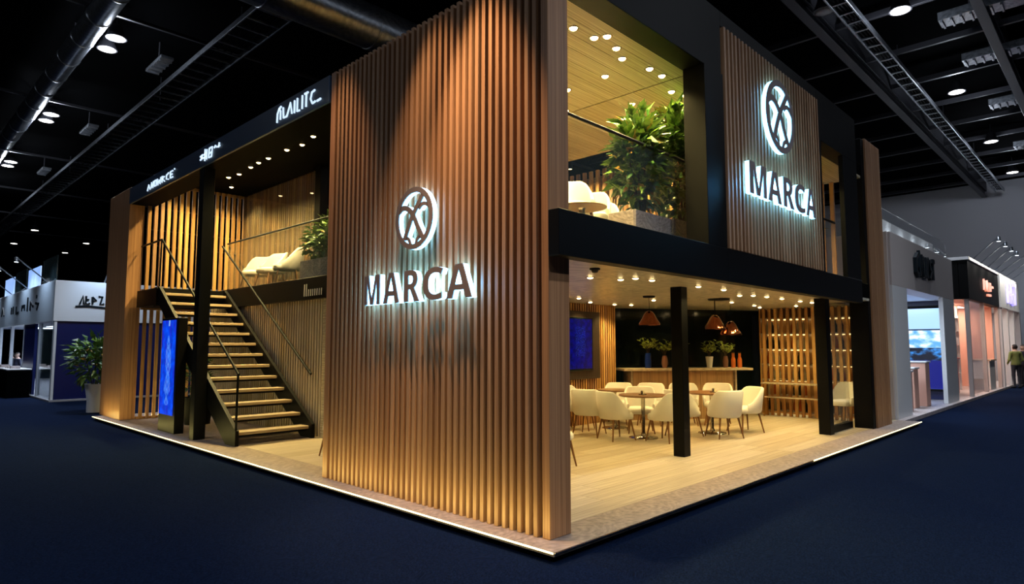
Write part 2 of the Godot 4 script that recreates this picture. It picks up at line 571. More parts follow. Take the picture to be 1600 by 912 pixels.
	# equipment boxes beside the lamps
	for i in 3:
		var z: float = [-15.6, -23.2, -31.0][i]
		var t := thing("air_diffuser", "shiny slatted air diffuser beside the %s pair of hall lamps at left" % rows[i], "vent", Vector3(1.55, 9.3, z))
		bx(t, "frame", Vector3(-0.16, 0, -0.6), Vector3(0.16, 0.08, 0.7), M.steel)
		for k in 5:
			bx(t, "blade", Vector3(-0.15, -0.05, -0.5 + k * 0.26), Vector3(0.15, 0.0, -0.45 + k * 0.26), M.steel, 0.002)
		part(t, "hanger", tube([Vector3(0, 0.07, 0), Vector3(0, 0.7, 0)], 0.02, 6), M.dark_steel)
	for i in 4:
		var x: float = [14.0, 17.0, 21.5, 27.5][i]
		var t := thing("ceiling_grille", "shiny ribbed air grille hung beside the bright cable ladder, %s from the front" % rows[i], "vent", Vector3(x, 9.35, 0.0))
		bx(t, "frame", Vector3(-0.25, 0, 0.4), Vector3(0.25, 0.2, 2.1 - 0.2 * i), M.steel)
		for k in 7:
			bx(t, "blade", Vector3(-0.22, -0.05, 0.45 + k * 0.19), Vector3(0.22, 0.0, 0.49 + k * 0.19), M.steel, 0.002)
		part(t, "hanger", tube([Vector3(0, 0.19, 1.0), Vector3(0, 0.65, 1.0)], 0.02, 6), M.dark_steel)

func shared_ring(r: float) -> ArrayMesh:
	var key := "ring%.3f" % r
	if not cache.has(key):
		cache[key] = lathe([Vector2(r - 0.02, -0.03), Vector2(r, -0.02), Vector2(r, 0.02), Vector2(r - 0.02, 0.03)], 20)
	return cache[key]

func cable_ladder(at: Vector3, along_z: bool, length: float, wid: float, lab: String):
	var t := thing("cable_ladder", lab, "cable tray", at, PI / 2 if along_z else 0.0)
	# local +x runs along the ladder (turned: -z)
	for s in [-1.0, 1.0]:
		bx(t, "side_rail", Vector3(0, 0, s * wid * 0.5 - 0.02), Vector3(length, 0.14, s * wid * 0.5 + 0.02), M.steel)
	var n := int(length / 0.55)
	for i in n:
		bx(t, "rung", Vector3(0.2 + i * 0.55, 0.02, -wid * 0.5), Vector3(0.26 + i * 0.55, 0.06, wid * 0.5), M.steel, 0.003)
	for k in 3:
		part(t, "cable", tube([Vector3(0.1, 0.085, (k - 1) * wid * 0.22), Vector3(length - 0.1, 0.085, (k - 1) * wid * 0.2)], 0.025, 6), M.black)
	for i in int(length / 6.0):
		part(t, "hanger", tube([Vector3(2 + i * 6.0, 0.1, 0), Vector3(2 + i * 6.0, 10.0 - at.y, 0)], 0.015, 6), M.dark_steel)

# ---------------------------------------------------------------- the stand
func stand_platform():
	var t := thing("stand_platform", "raised exhibition platform with stone border, black plinth and glowing edge strip", "platform")
	bx(t, "plinth", Vector3(0.06, GY, -13.75), Vector3(11.95, -0.035, -0.06), M.black, 0.004)
	bx(t, "deck", Vector3(0.015, -0.035, -13.8), Vector3(12.0, -0.006, -0.015), M.stone, 0.003)
	# stone border slabs
	for i in 17:
		bx(t, "border_slab", Vector3(0.02, -0.006, -0.45 - i * 0.785), Vector3(0.56, 0.0, -0.45 - (i + 1) * 0.785 + 0.004), M.stone, 0.001)
	for i in 13:
		bx(t, "border_slab", Vector3(0.02 + i * 0.92, -0.006, -0.45 + 0.004), Vector3(0.02 + (i + 1) * 0.92 - 0.004, 0.0, -0.02), M.stone, 0.001)
	# floor boards, running with the right-hand front
	var pm := [M.plank_a, M.plank_b, M.plank_c]
	var row := 0
	var z := -0.45
	while z > -6.9:
		var x := 0.56
		var first := true
		while x < 11.98:
			var l: float = (0.9 + 1.2 * rng.randf()) if first else 2.1
			first = false
			var x2: float = min(x + l, 12.0)
			bx(t, "floor_board", Vector3(x, -0.006, z - 0.296), Vector3(x2 - 0.003, 0.0, z), pm[rng.randi() % 3], 0.001)
			x = x2
		z -= 0.3
		row += 1
	for i in 8:
		for k in 2:
			bx(t, "floor_slab", Vector3(0.56 + k * 0.9, -0.006, -6.95 - i * 0.8), Vector3(0.56 + (k + 1) * 0.9 - 0.004, 0.0, -6.95 - (i + 1) * 0.8 + 0.004), M.stone, 0.001)
	# light strips let into the upper edge
	var s1 := bx(t, "edge_light_strip", Vector3(0.004, -0.012, -13.78), Vector3(0.014, 0.0, -0.02), M.strip, 0.001)
	bx(t, "edge_profile", Vector3(0.02, -0.012, -0.014), Vector3(5.6, 0.0, 0.0), M.chrome, 0.001)
	var s2 := bx(t, "edge_light_strip", Vector3(5.6, -0.012, -0.01), Vector3(12.0, 0.0, 0.0), M.strip, 0.001)
	s1.set_meta("label", "glowing pale yellow edge strip")
	s2.set_meta("label", "glowing pale yellow edge strip")
	for i in 7:
		area(t, Vector3(-0.012, 0.01, -1.0 - i * 1.97), 0.75, Color(1.0, 0.91, 0.52), Vector2(1.9, 0.02), Vector3(0.35, 1, 0))
	for i in 3:
		area(t, Vector3(6.7 + i * 2.1, 0.005, 0.012), 0.15, Color(1.0, 0.88, 0.5), Vector2(1.9, 0.02), Vector3(0, 1, 0.35))

func stand_shell():
	# upper floor slab and ceilings
	var t := thing("upper_floor", "upper storey floor slab with pale lit ceiling above the cafe", "floor slab")
	part(t, "slab", prism([Vector2(0.52, -0.345), Vector2(9.93, -0.345), Vector2(9.93, -3.92), Vector2(0.52, -3.92)], 2.52, 2.8), M.dark_ceiling)
	part(t, "slab", prism([Vector2(9.931, -1.02), Vector2(11.3, -1.02), Vector2(11.3, -3.92), Vector2(9.931, -3.92)], 2.52, 2.8), M.dark_ceiling)
	part(t, "slab", prism([Vector2(1.95, -3.921), Vector2(11.3, -3.921), Vector2(11.3, -12.3), Vector2(1.95, -12.3)], 2.52, 2.8), M.dark_ceiling)
	for i in 4:
		for k in 2:
			var x0: float = 0.52 + i * 2.35 if (k == 0 or i > 0) else 1.98
			bx(t, "ceiling_panel", Vector3(x0, 2.47, [-0.345, -3.904][k]), Vector3(0.52 + (i + 1) * 2.35 - 0.004, 2.519, [-3.9, -6.3][k]), M.cafe_ceiling, 0.002)
	var um := [M.plank_a, M.plank_b, M.plank_c]
	for i in 11:
		for k in 4:
			bx(t, "upper_floor_board", Vector3((0.56 if i < 6 else 1.98) if k == 0 else 0.56 + k * 2.35, 2.8, -0.36 - i * 0.55), Vector3(0.56 + (k + 1) * 2.35 - 0.004, 2.806, -0.36 - (i + 1) * 0.55 + 0.004), um[rng.randi() % 3], 0.001)
	bx(t, "ceiling_panel", Vector3(9.925, 2.47, -6.3), Vector3(12.1, 2.519, -1.03), M.cafe_ceiling, 0.002)
	# black floor-edge beam on the right front
	t = thing("floor_beam", "long matt black beam between the storeys on the right front", "beam")
	bx(t, "fascia", Vector3(0.2, 2.36, -0.22), Vector3(3.33, 2.76, -0.1), M.black, 0.004)
	bx(t, "fascia", Vector3(3.334, 2.36, -0.22), Vector3(8.6, 2.76, -0.1), M.black, 0.004)
	bx(t, "inner_lip", Vector3(0.52, 2.38, -0.34), Vector3(8.6, 2.52, -0.22), M.black, 0.004)
	# upper right header, columns
	t = thing("upper_frame", "tall black frame of header and columns around the upper right windows", "frame")
	bx(t, "header", Vector3(0.52, 4.9, -0.4), Vector3(3.33, 5.72, -0.12), M.black, 0.004)
	bx(t, "header", Vector3(3.332, 5.525, -0.4), Vector3(6.658, 5.72, -0.12), M.black, 0.004)
	bx(t, "header", Vector3(3.332, 4.9, -0.4), Vector3(6.658, 5.523, -0.205), M.black, 0.004)
	bx(t, "header", Vector3(6.66, 4.9, -0.4), Vector3(8.65, 5.72, -0.12), M.black, 0.004)
	bx(t, "column", Vector3(2.86, 2.76, -0.38), Vector3(3.33, 4.9, -0.1), M.black, 0.004)
	bx(t, "column", Vector3(6.66, 2.76, -0.2), Vector3(6.74, 4.9, -0.1), M.black, 0.004)
	bx(t, "column", Vector3(7.9, 2.76, -0.2), Vector3(8.65, 4.9, -0.12), M.black, 0.004)
	# ground-floor posts on the right
	solo("steel_post", Vector3(4.56, 0, -1.6), Vector3(4.74, 2.47, -1.42), M.black, "square black steel post standing in front of the white cafe chairs", "post")
	t = thing("glass_screen", "black framed clear glass screen beside the slatted bottle wall", "glass screen")
	bx(t, "post", Vector3(8.44, 0, -0.88), Vector3(8.64, 2.47, -0.68), M.black, 0.004)
	bx(t, "bottom_rail", Vector3(8.64, 0, -0.84), Vector3(9.93, 0.12, -0.74), M.black, 0.004)
	bx(t, "pane", Vector3(8.64, 0.12, -0.795), Vector3(9.93, 2.47, -0.785), M.pane, 0.0)
	# black return beside the right slatted pillar
	solo("return_wall", Vector3(9.95, 0, -0.72), Vector3(10.12, 5.75, -0.38), M.black, "full height black return panel beside the slatted pillar at the right end", "panel")
	# left pillar
	t = thing("end_pillar", "solid honey coloured timber pillar at the left end of the stand", "pillar")
	bx(t, "shaft", Vector3(0.22, 0, -14.1), Vector3(0.46, 5.12, -12.5), M.pillar_wood, 0.006)
	bx(t, "edge_board", Vector3(0.46, 0, -12.56), Vector3(0.52, 5.12, -12.5), M.pillar_wood, 0.004)
	# fascia over the left opening
	t = thing("sign_fascia", "dark blue-black fascia beam with glowing lettering over the staircase", "fascia")
	bx(t, "front_board", Vector3(0.2, 4.73, -8.36), Vector3(0.24, 5.08, -3.93), M.navy_fascia, 0.003)
	bx(t, "front_board", Vector3(0.2, 4.73, -12.49), Vector3(0.24, 5.08, -8.364), M.navy_fascia, 0.003)
	bx(t, "box", Vector3(0.24, 4.735, -12.49), Vector3(0.7, 5.06, -3.93), M.dark_ceiling, 0.003)
	# posts of the left front
	solo("stair_post", Vector3(0.245, 0, -8.45), Vector3(0.44, 4.735, -8.25), M.black, "tall square black post in front of the open staircase", "post")
	# stairwell ceiling
	t = thing("stairwell_ceiling", "dark ceiling panel with small downlights above the staircase", "ceiling panel")
	bx(t, "panel", Vector3(0.7, 5.32, -12.6), Vector3(2.9, 5.4, -4.0), M.dark_ceiling, 0.003)
	bx(t, "edge", Vector3(0.7, 5.06, -12.6), Vector3(0.76, 5.32, -4.0), M.dark_ceiling, 0.003)
	solo("stairwell_column", Vector3(2.62, 2.8, -8.72), Vector3(2.8, 5.32, -8.5), M.black, "black column at the end of the upper slatted glass wall", "post")
	# upper ceiling seen through the right window
	t = thing("upper_ceiling", "pale boarded ceiling of the upper lounge with scattered downlights", "ceiling panel")
	bx(t, "deck", Vector3(0.5, 4.97, -3.95), Vector3(4.95, 5.2, -0.4), M.dark_ceiling, 0.003)
	bx(t, "deck", Vector3(6.3, 4.97, -3.4), Vector3(9.9, 5.2, -0.4), M.dark_ceiling, 0.003)
	var cm := [M.ceil_a, M.ceil_b, M.ceil_c]
	for i in 17:
		var z0: float = -0.4 - i * 0.208
		for seg in [[0.5, 3.06], [3.085, 4.95]]:
			bx(t, "ceiling_board", Vector3(seg[0], 4.92, z0 - 0.205), Vector3(seg[1], 4.97, z0), cm[rng.randi() % 3], 0.002)
	for i in 14:
		var z0: float = -0.4 - i * 0.208
		bx(t, "ceiling_board", Vector3(6.3, 4.92, z0 - 0.205), Vector3(9.9, 4.97, z0), cm[rng.randi() % 3], 0.002)

func slats(t: Node3D, n: int, origin: Vector3, step: Vector3, size: Vector3, mats: Array, called := "slat"):
	for i in n:
		part(t, called, cbox(size, 0.004), mats[rng.randi() % mats.size()], origin + step * i)

func slat_walls():
	var sm := [M.slat, M.slat_b, M.slat_c]
	# big corner wall on the left front
	var t := thing("slatted_wall", "tall wall of upright timber slats at the corner carrying the glowing sign", "wall panel")
	bx(t, "backing_board", Vector3(0.315, 0, -3.8), Vector3(0.46, 5.08, -0.33), M.slat_back, 0.003)
	slats(t, 36, Vector3(0.2675, 2.55, -3.717), Vector3(0, 0, 0.0949), Vector3(0.095, 5.1, 0.048), sm)
	bx(t, "edge_board", Vector3(0.22, 0, -3.91), Vector3(0.5, 5.1, -3.8), M.pillar_wood, 0.005)
	bx(t, "corner_board", Vector3(0.235, 0, -0.33), Vector3(0.514, 5.4, -0.244), M.pillar_wood, 0.005)
	# sign panel on the upper right front
	t = thing("slatted_panel", "upper timber slat panel carrying the glowing sign on the right front", "wall panel")
	bx(t, "backing_board", Vector3(3.335, 2.765, -0.2), Vector3(6.655, 5.52, -0.155), M.slat_back, 0.003)
	slats(t, 32, Vector3(3.385, 4.14, -0.12), Vector3(0.1035, 0, 0), Vector3(0.045, 2.76, 0.07), sm)
	# right pillar
	t = thing("slatted_pillar", "full height pillar of thin dark timber slats at the right end", "pillar")
	bx(t, "core", Vector3(10.13, 0, -0.72), Vector3(11.15, 5.78, -0.41), M.slat_back, 0.003)
	slats(t, 13, Vector3(10.16, 2.89, -0.38), Vector3(0.079, 0, 0), Vector3(0.04, 5.78, 0.06), sm)
	# back wall of the stairwell, upper and lower
	var hm := [M.honey, M.honey_dark, M.slat_c]
	t = thing("stairwell_screen", "open screen of honey timber slats behind the staircase landing", "screen")
	slats(t, 17, Vector3(0.60, 4.06, -12.42), Vector3(0.133, 0, 0), Vector3(0.07, 2.5, 0.06), hm)
	bx(t, "top_rail", Vector3(0.53, 5.26, -12.52), Vector3(2.75, 5.32, -12.45), M.honey_dark, 0.003)
	bx(t, "bottom_rail", Vector3(0.53, 2.8, -12.52), Vector3(2.75, 2.86, -12.45), M.honey_dark, 0.003)
	t = thing("under_landing_screen", "open screen of honey timber slats below the landing behind the stairs", "screen")
	slats(t, 10, Vector3(0.60, 1.2, -12.42), Vector3(0.133, 0, 0), Vector3(0.065, 2.4, 0.06), hm)
	bx(t, "top_rail", Vector3(0.53, 2.4, -12.52), Vector3(1.9, 2.46, -12.45), M.honey_dark, 0.003)
	bx(t, "floor_rail", Vector3(0.53, 0.0, -12.56), Vector3(1.9, 0.05, -12.45), M.honey_dark, 0.003)
	bx(t, "floor_light", Vector3(0.55, 0.0, -12.72), Vector3(1.88, 0.03, -12.66), M.cove, 0.002)
	area(t, Vector3(1.2, 0.04, -12.69), 0.8, WARM, Vector2(1.3, 0.06), Vector3(0, 1, 0.6))
	# slatted wall beside the stairs
	t = thing("stair_side_wall", "wall of fine upright timber slats beside the staircase under the upper floor", "wall panel")
	bx(t, "backing_board", Vector3(1.98, 0, -12.3), Vector3(2.04, 2.5, -6.9), M.slat_back, 0.003)
	slats(t, 54, Vector3(1.955, 1.25, -12.2), Vector3(0, 0, 0.0965), Vector3(0.05, 2.5, 0.045), [M.pale_slat, M.pale_slat_b])
	bx(t, "edge_board", Vector3(1.9, 0, -6.98), Vector3(2.04, 2.5, -6.86), M.plank_a, 0.003)
	# upper wall with slats and glass
	t = thing("upper_glass_wall", "upper wall of thin timber slats behind reflecting glass beside the stairwell", "wall panel")
	slats(t, 38, Vector3(2.76, 4.06, -12.35), Vector3(0, 0, 0.0985), Vector3(0.045, 2.5, 0.035), hm)
	bx(t, "pane", Vector3(2.7, 2.82, -12.4), Vector3(2.71, 5.3, -8.73), M.tinted_pane, 0.0)
	# black edge beam of the upper floor beside the stairs
	solo("stairwell_beam", Vector3(1.84, 2.44, -11.4), Vector3(1.94, 2.84, -3.95), M.black, "black floor edge beam above the slatted wall beside the stairs", "beam")

# ---------------------------------------------------------------- staircase
func stairs():
	var t := thing("staircase", "open staircase with pale wooden treads on black steel stringers", "staircase")
	var n := 13
	var rise := 0.207
	var run := 0.317
	var z0 := -7.14
	var tm := cbox(Vector3(1.26, 0.05, 0.29), 0.005)
	for i in n:
		part(t, "tread", tm, M.tread, Vector3(1.145, rise * (i + 1) - 0.025, z0 - run * i - 0.145))
		bx(t, "tread_bracket", Vector3(0.53, rise * (i + 1) - 0.085, z0 - run * i - 0.26), Vector3(1.76, rise * (i + 1) - 0.052, z0 - run * i - 0.03), M.black, 0.003)
	# stringers: sloping plates in the YZ plane
	for x in [0.45, 1.77]:
		var st := begin()
		var za := -7.04
		var pts := [Vector2(za, 0.0), Vector2(za, 0.24), Vector2(-11.05, 2.82), Vector2(-11.35, 2.82), Vector2(-11.35, 2.42), Vector2(-10.98, 2.42), Vector2(-7.42, 0.0)]
		var P := func(p, xx): return Vector3(xx, p.y, p.x)
		var xa: float = x
		var xb: float = x + 0.06
		var c := Vector3((xa + xb) * 0.5, 1.3, -9.1)
		for i in pts.size():
			var a: Vector2 = pts[i]
			var b: Vector2 = pts[(i + 1) % pts.size()]
			quad(st, P.call(a, xa), P.call(b, xa), P.call(b, xb), P.call(a, xb), Vector3(c.x, (a.y + b.y) * 0.5 + (0.05 if i in [4, 5, 6] else -0.05), (a.x + b.x) * 0.5))
		for xx in [xa, xb]:
			var q := [[0, 1, 6], [1, 2, 6], [2, 5, 6], [2, 3, 4], [2, 4, 5]]
			for f in q:
				tri(st, P.call(pts[f[0]], xx), P.call(pts[f[1]], xx), P.call(pts[f[2]], xx), c)
		part(t, "stringer", done(st), M.black)
	# landing
	var l := bx(t, "landing", Vector3(0.42, 2.44, -12.4), Vector3(1.83, 2.8, -11.1), M.black, 0.004)
	l.set_meta("label", "black steel landing")
	# rails
	var r := part(t, "handrail", tube([Vector3(0.47, 1.14, -7.03), Vector3(0.47, 3.8, -11.05), Vector3(0.47, 3.8, -12.4)], 0.022, 8), M.black)
	part(r, "newel", tube([Vector3(0.47, 0.1, -7.07), Vector3(0.47, 1.13, -7.05)], 0.02, 8), M.black)
	part(r, "newel", tube([Vector3(0.47, 2.8, -11.1), Vector3(0.47, 3.8, -11.08)], 0.018, 8), M.black)
	r = part(t, "handrail", tube([Vector3(1.82, 1.1, -7.2), Vector3(1.82, 3.84, -11.36)], 0.022, 8), M.black)
	for k in 5:
		var f := k / 4.0 * 0.9 + 0.05
		var p := Vector3(1.82, lerp(1.1, 3.84, f), lerp(-7.2, -11.36, f))
		part(r, "bracket", tube([p + Vector3(0.09, -0.07, 0), p + Vector3(0.02, -0.06, 0), p], 0.009, 6), M.black)
	# digital totem
	t = thing("digital_totem", "black freestanding digital totem with a glowing blue portrait screen", "screen")
	bx(t, "housing", Vector3(0.27, 0, -10.15), Vector3(0.44, 2.12, -9.28), M.black, 0.006)
	var scr := part(t, "screen", QuadMesh.new(), screen("totem_screen", totem_image(), 1.1), Vector3(0.263, 1.2, -9.735), Vector3(0, -PI / 2, 0))
	(scr.mesh as QuadMesh).size = Vector2(0.76, 1.76)
	scr.set_meta("label", "glowing blue screen with a pale bottle figure")
	area(t, Vector3(0.255, 1.2, -9.735), 0.15, Color(0.12, 0.35, 1.0), Vector2(0.76, 1.76), Vector3(-1, 0, 0))
	# planting behind the stairs
	var pp := thing("stairwell_plant", "leafy green shrub in a dark tub behind the black stair post", "plant", Vector3(1.15, 0, -10.6))
	part(pp, "tub", lathe([Vector2(0.0, 0.0), Vector2(0.24, 0.0), Vector2(0.3, 0.55), Vector2(0.27, 0.55), Vector2(0.25, 0.5), Vector2(0.0, 0.5)], 20), M.black)
	foliage(pp, 260, Vector3(0, 1.05, 0), Vector3(0.32, 0.5, 0.32), 0.13, 5)

func totem_image() -> Image:
	var w := 160
	var h := 370
	var im := Image.create(w, h, false, Image.FORMAT_RGB8)
	var n := FastNoiseLite.new()
	n.seed = 5
	n.frequency = 0.02
	n.fractal_octaves = 4
	for y in h:
		for x in w:
			var v := n.get_noise_2d(x, y)
			var c := Color(0.04, 0.26 + 0.1 * v, 0.85 + 0.2 * v)
			c = c.lerp(Color(0.16, 0.12, 0.72), clamp(n.get_noise_2d(x + 300, y * 0.6) * 1.4, 0.0, 0.5))
			# a slender stacked figure in the middle
			var fy := float(y) / h
			var fx: float = abs(float(x) / w - 0.52 + 0.02 * sin(fy * 9.0))
			var half := 0.0
			if fy > 0.16 and fy < 0.9:
				half = 0.03 + 0.16 * clamp((fy - 0.16) / 0.18, 0.0, 1.0)
				if fy > 0.5: half = 0.17 - 0.05 * sin((fy - 0.5) * 22.0)
				if fy > 0.76: half = 0.1 + 0.04 * sin(fy * 60.0)
			if fx < half:
				var k: float = 0.35 + 0.5 * abs(n.get_noise_2d(x * 4.0, y * 3.0)) + 0.2 * sin(fy * 70.0) * sin(fx * 40.0)
				c = c.lerp(Color(0.45, 0.68, 1.0), clamp(k, 0.0, 0.8))
			if fy < 0.06 and fx < 0.05: c = c.lerp(Color(0.7, 0.85, 1.0), 0.7)
			im.set_pixel(x, y, c)
	return im

func tv_image(seed_: int) -> Image:
	var w := 200
	var h := 220
	var im := Image.create(w, h, false, Image.FORMAT_RGB8)
	var n := FastNoiseLite.new()
	n.seed = seed_
	n.frequency = 0.03
	n.fractal_octaves = 4
	for y in h:
		for x in w:
			var v := n.get_noise_2d(x, y)
			var c := Color(0.005, 0.03, 0.42 + 0.2 * v)
			var sp := n.get_noise_2d(x * 6.0, y * 6.0)
			if abs(float(x) / w - 0.62) < 0.16 and abs(float(y) / h - 0.45) < 0.3 and sp > 0.28:
				c = c.lerp(Color(0.35, 0.55, 1.0), 0.6)
			im.set_pixel(x, y, c)
	return im

# ---------------------------------------------------------------- plants
func leaf_into(st: SurfaceTool, p: Vector3, d: Vector3, l: float, w: float):
	d = d.normalized()
	var side := d.cross(Vector3.UP)
	if side.length() < 0.1: side = d.cross(Vector3.RIGHT)
	side = side.normalized().rotated(d, rng.randf_range(-0.9, 0.9))
	var nn := side.cross(d).normalized()
	var m1 := p + d * l * 0.45 + nn * l * 0.06
	var tip := p + d * l - nn * l * 0.14
	var a := m1 + side * w * 0.5 + nn * w * 0.12
	var b := m1 - side * w * 0.5 + nn * w * 0.12
	st.set_smooth_group(-1)
	for v in [p, a, m1, p, m1, b, a, tip, m1, m1, tip, b]:
		st.add_vertex(v)

func foliage(parent: Node3D, n: int, c: Vector3, r: Vector3, size: float, stems := 4):
	var mats := [M.leaf_a, M.leaf_b, M.leaf_c]
	var share := [0.62, 0.33, 0.05]
	for k in 3:
		var st := begin()
		for i in int(n * share[k]):
			var v := Vector3(rng.randfn(), rng.randfn(), rng.randfn()).normalized() * pow(rng.randf(), 0.4)
			var p := c + v * r
			var d := (v * Vector3(1, 0.6, 1) + Vector3(rng.randf() - 0.5, rng.randf_range(-0.3, 0.6), rng.randf() - 0.5)).normalized()
			leaf_into(st, p, d, size * rng.randf_range(0.6, 1.3), size * rng.randf_range(0.3, 0.55))
		var o := part(parent, "foliage", done(st), mats[k])
		o.set_meta("kind", "stuff")
	var ss := begin()
	for i in stems:
		var a := TAU * i / stems + 0.4
		var top := c + Vector3(cos(a) * r.x * 0.6, r.y * rng.randf_range(0.1, 0.7), sin(a) * r.z * 0.6)
		var bot := Vector3(c.x + cos(a) * r.x * 0.1, max(0.02, c.y - r.y - 0.2), c.z + sin(a) * r.z * 0.1)
		tube_into(ss, [bot, bot.lerp(top, 0.5) + Vector3(0, 0.05, 0), top], [0.012, 0.01, 0.005], 5)
	part(parent, "stems", done(ss), M.stem)

# ---------------------------------------------------------------- signs
func font() -> SystemFont:
	var f := SystemFont.new()
	f.font_names = PackedStringArray(["Droid Sans"])
	f.font_weight = 600
	return f

func letter(parent: Node3D, ch: String, x0: float, x1: float, y0: float, y1: float, face_z: float, f: Font):
	var tm := TextMesh.new()
	tm.text = ch
	tm.font = f
	tm.font_size = 64
	tm.pixel_size = 0.01
	tm.depth = 0.012
	tm.curve_step = 1.0
	var bb := tm.get_aabb()
	var sx := (x1 - x0) / bb.size.x
	var sy := (y1 - y0) / bb.size.y
	var o := part(parent, "letter", tm, M.letter_face)
	o.scale = Vector3(sx, sy, 1)
	o.position = Vector3((x0 + x1) * 0.5 - (bb.position.x + bb.size.x * 0.5) * sx, (y0 + y1) * 0.5 - (bb.position.y + bb.size.y * 0.5) * sy, face_z)
	var tb := TextMesh.new()
	tb.text = ch
	tb.font = f
	tb.font_size = 64
	tb.pixel_size = 0.01
	tb.depth = 0.055
	tb.curve_step = 1.0
	part(o, "light_body", tb, M.halo, Vector3(0, 0, -0.036))
	omni(parent, Vector3((x0 + x1) * 0.5, (y0 + y1) * 0.5, face_z - 0.05), 0.42, Color(0.38, 0.74, 1.0), 0.03)

func emblem(parent: Node3D, c: Vector2, rx: float, ry: float, face_z: float, flip := false):
	var w := rx * 0.18
	var lines := []
	var ring := []
	for i in 40:
		var a := TAU * i / 40
		ring.append(Vector2(c.x + cos(a) * rx * 0.93, c.y + sin(a) * ry * 0.93))
	lines.append([ring, w, true])
	var raw := [
		[Vector2(0.56, 0.80), Vector2(0.3, 0.50), Vector2(-0.05, 0.10), Vector2(-0.30, -0.30), Vector2(-0.50, -0.66)],
		[Vector2(-0.86, 0.28), Vector2(-0.60, 0.40), Vector2(-0.30, 0.32), Vector2(-0.02, 0.08), Vector2(0.22, -0.30), Vector2(0.50, -0.68)],
		[Vector2(0.26, 0.28), Vector2(0.45, 0.40), Vector2(0.66, 0.38), Vector2(0.88, 0.24)],
		[Vector2(-0.50, -0.60), Vector2(-0.28, -0.66), Vector2(-0.14, -0.90)],
		[Vector2(0.46, -0.60), Vector2(0.22, -0.68), Vector2(0.10, -0.90)]]
	for k in raw.size():
		var p := []
		for q in smooth_line(raw[k], 5):
			p.append(Vector2(c.x + q.x * rx, c.y + q.y * ry))
		lines.append([p, w * (1.0 if k < 2 else 0.7), false])
	var e := Node3D.new()
	e.name = "emblem"
	parent.add_child(e, true)
	for i in lines.size():
		var l: Array = lines[i]
		var dz := -0.0012 * i
		part(e, "emblem_bar", ribbon(l[0], l[1], face_z - 0.006 + dz, face_z + 0.006 + dz, l[2]), M.letter_face)
		part(e, "light_body", ribbon(l[0], l[1] * 0.94, face_z - 0.064 + dz, face_z - 0.014 + dz * 0.3, l[2]), M.halo)
	for a in [45.0, 135.0, 225.0, 315.0]:
		var r := deg_to_rad(a)
		omni(parent, Vector3(c.x + cos(r) * rx * 0.93, c.y + sin(r) * ry * 0.93, face_z - 0.04), 0.42, Color(0.38, 0.74, 1.0), 0.03)

func glyphs(parent: Node3D, strokes: Array, x0: float, y0: float, sx: float, sy: float, wid: float, z0: float, z1: float, m: Material, called := "letter"):
	for g in strokes:
		var st := begin()
		for s in g:
			var p := []
			for q in s: p.append(Vector2(x0 + q[0] * sx, y0 + q[1] * sy))
			ribbon_into(st, p, wid, z0, z1)
		part(parent, called, done(st), m)

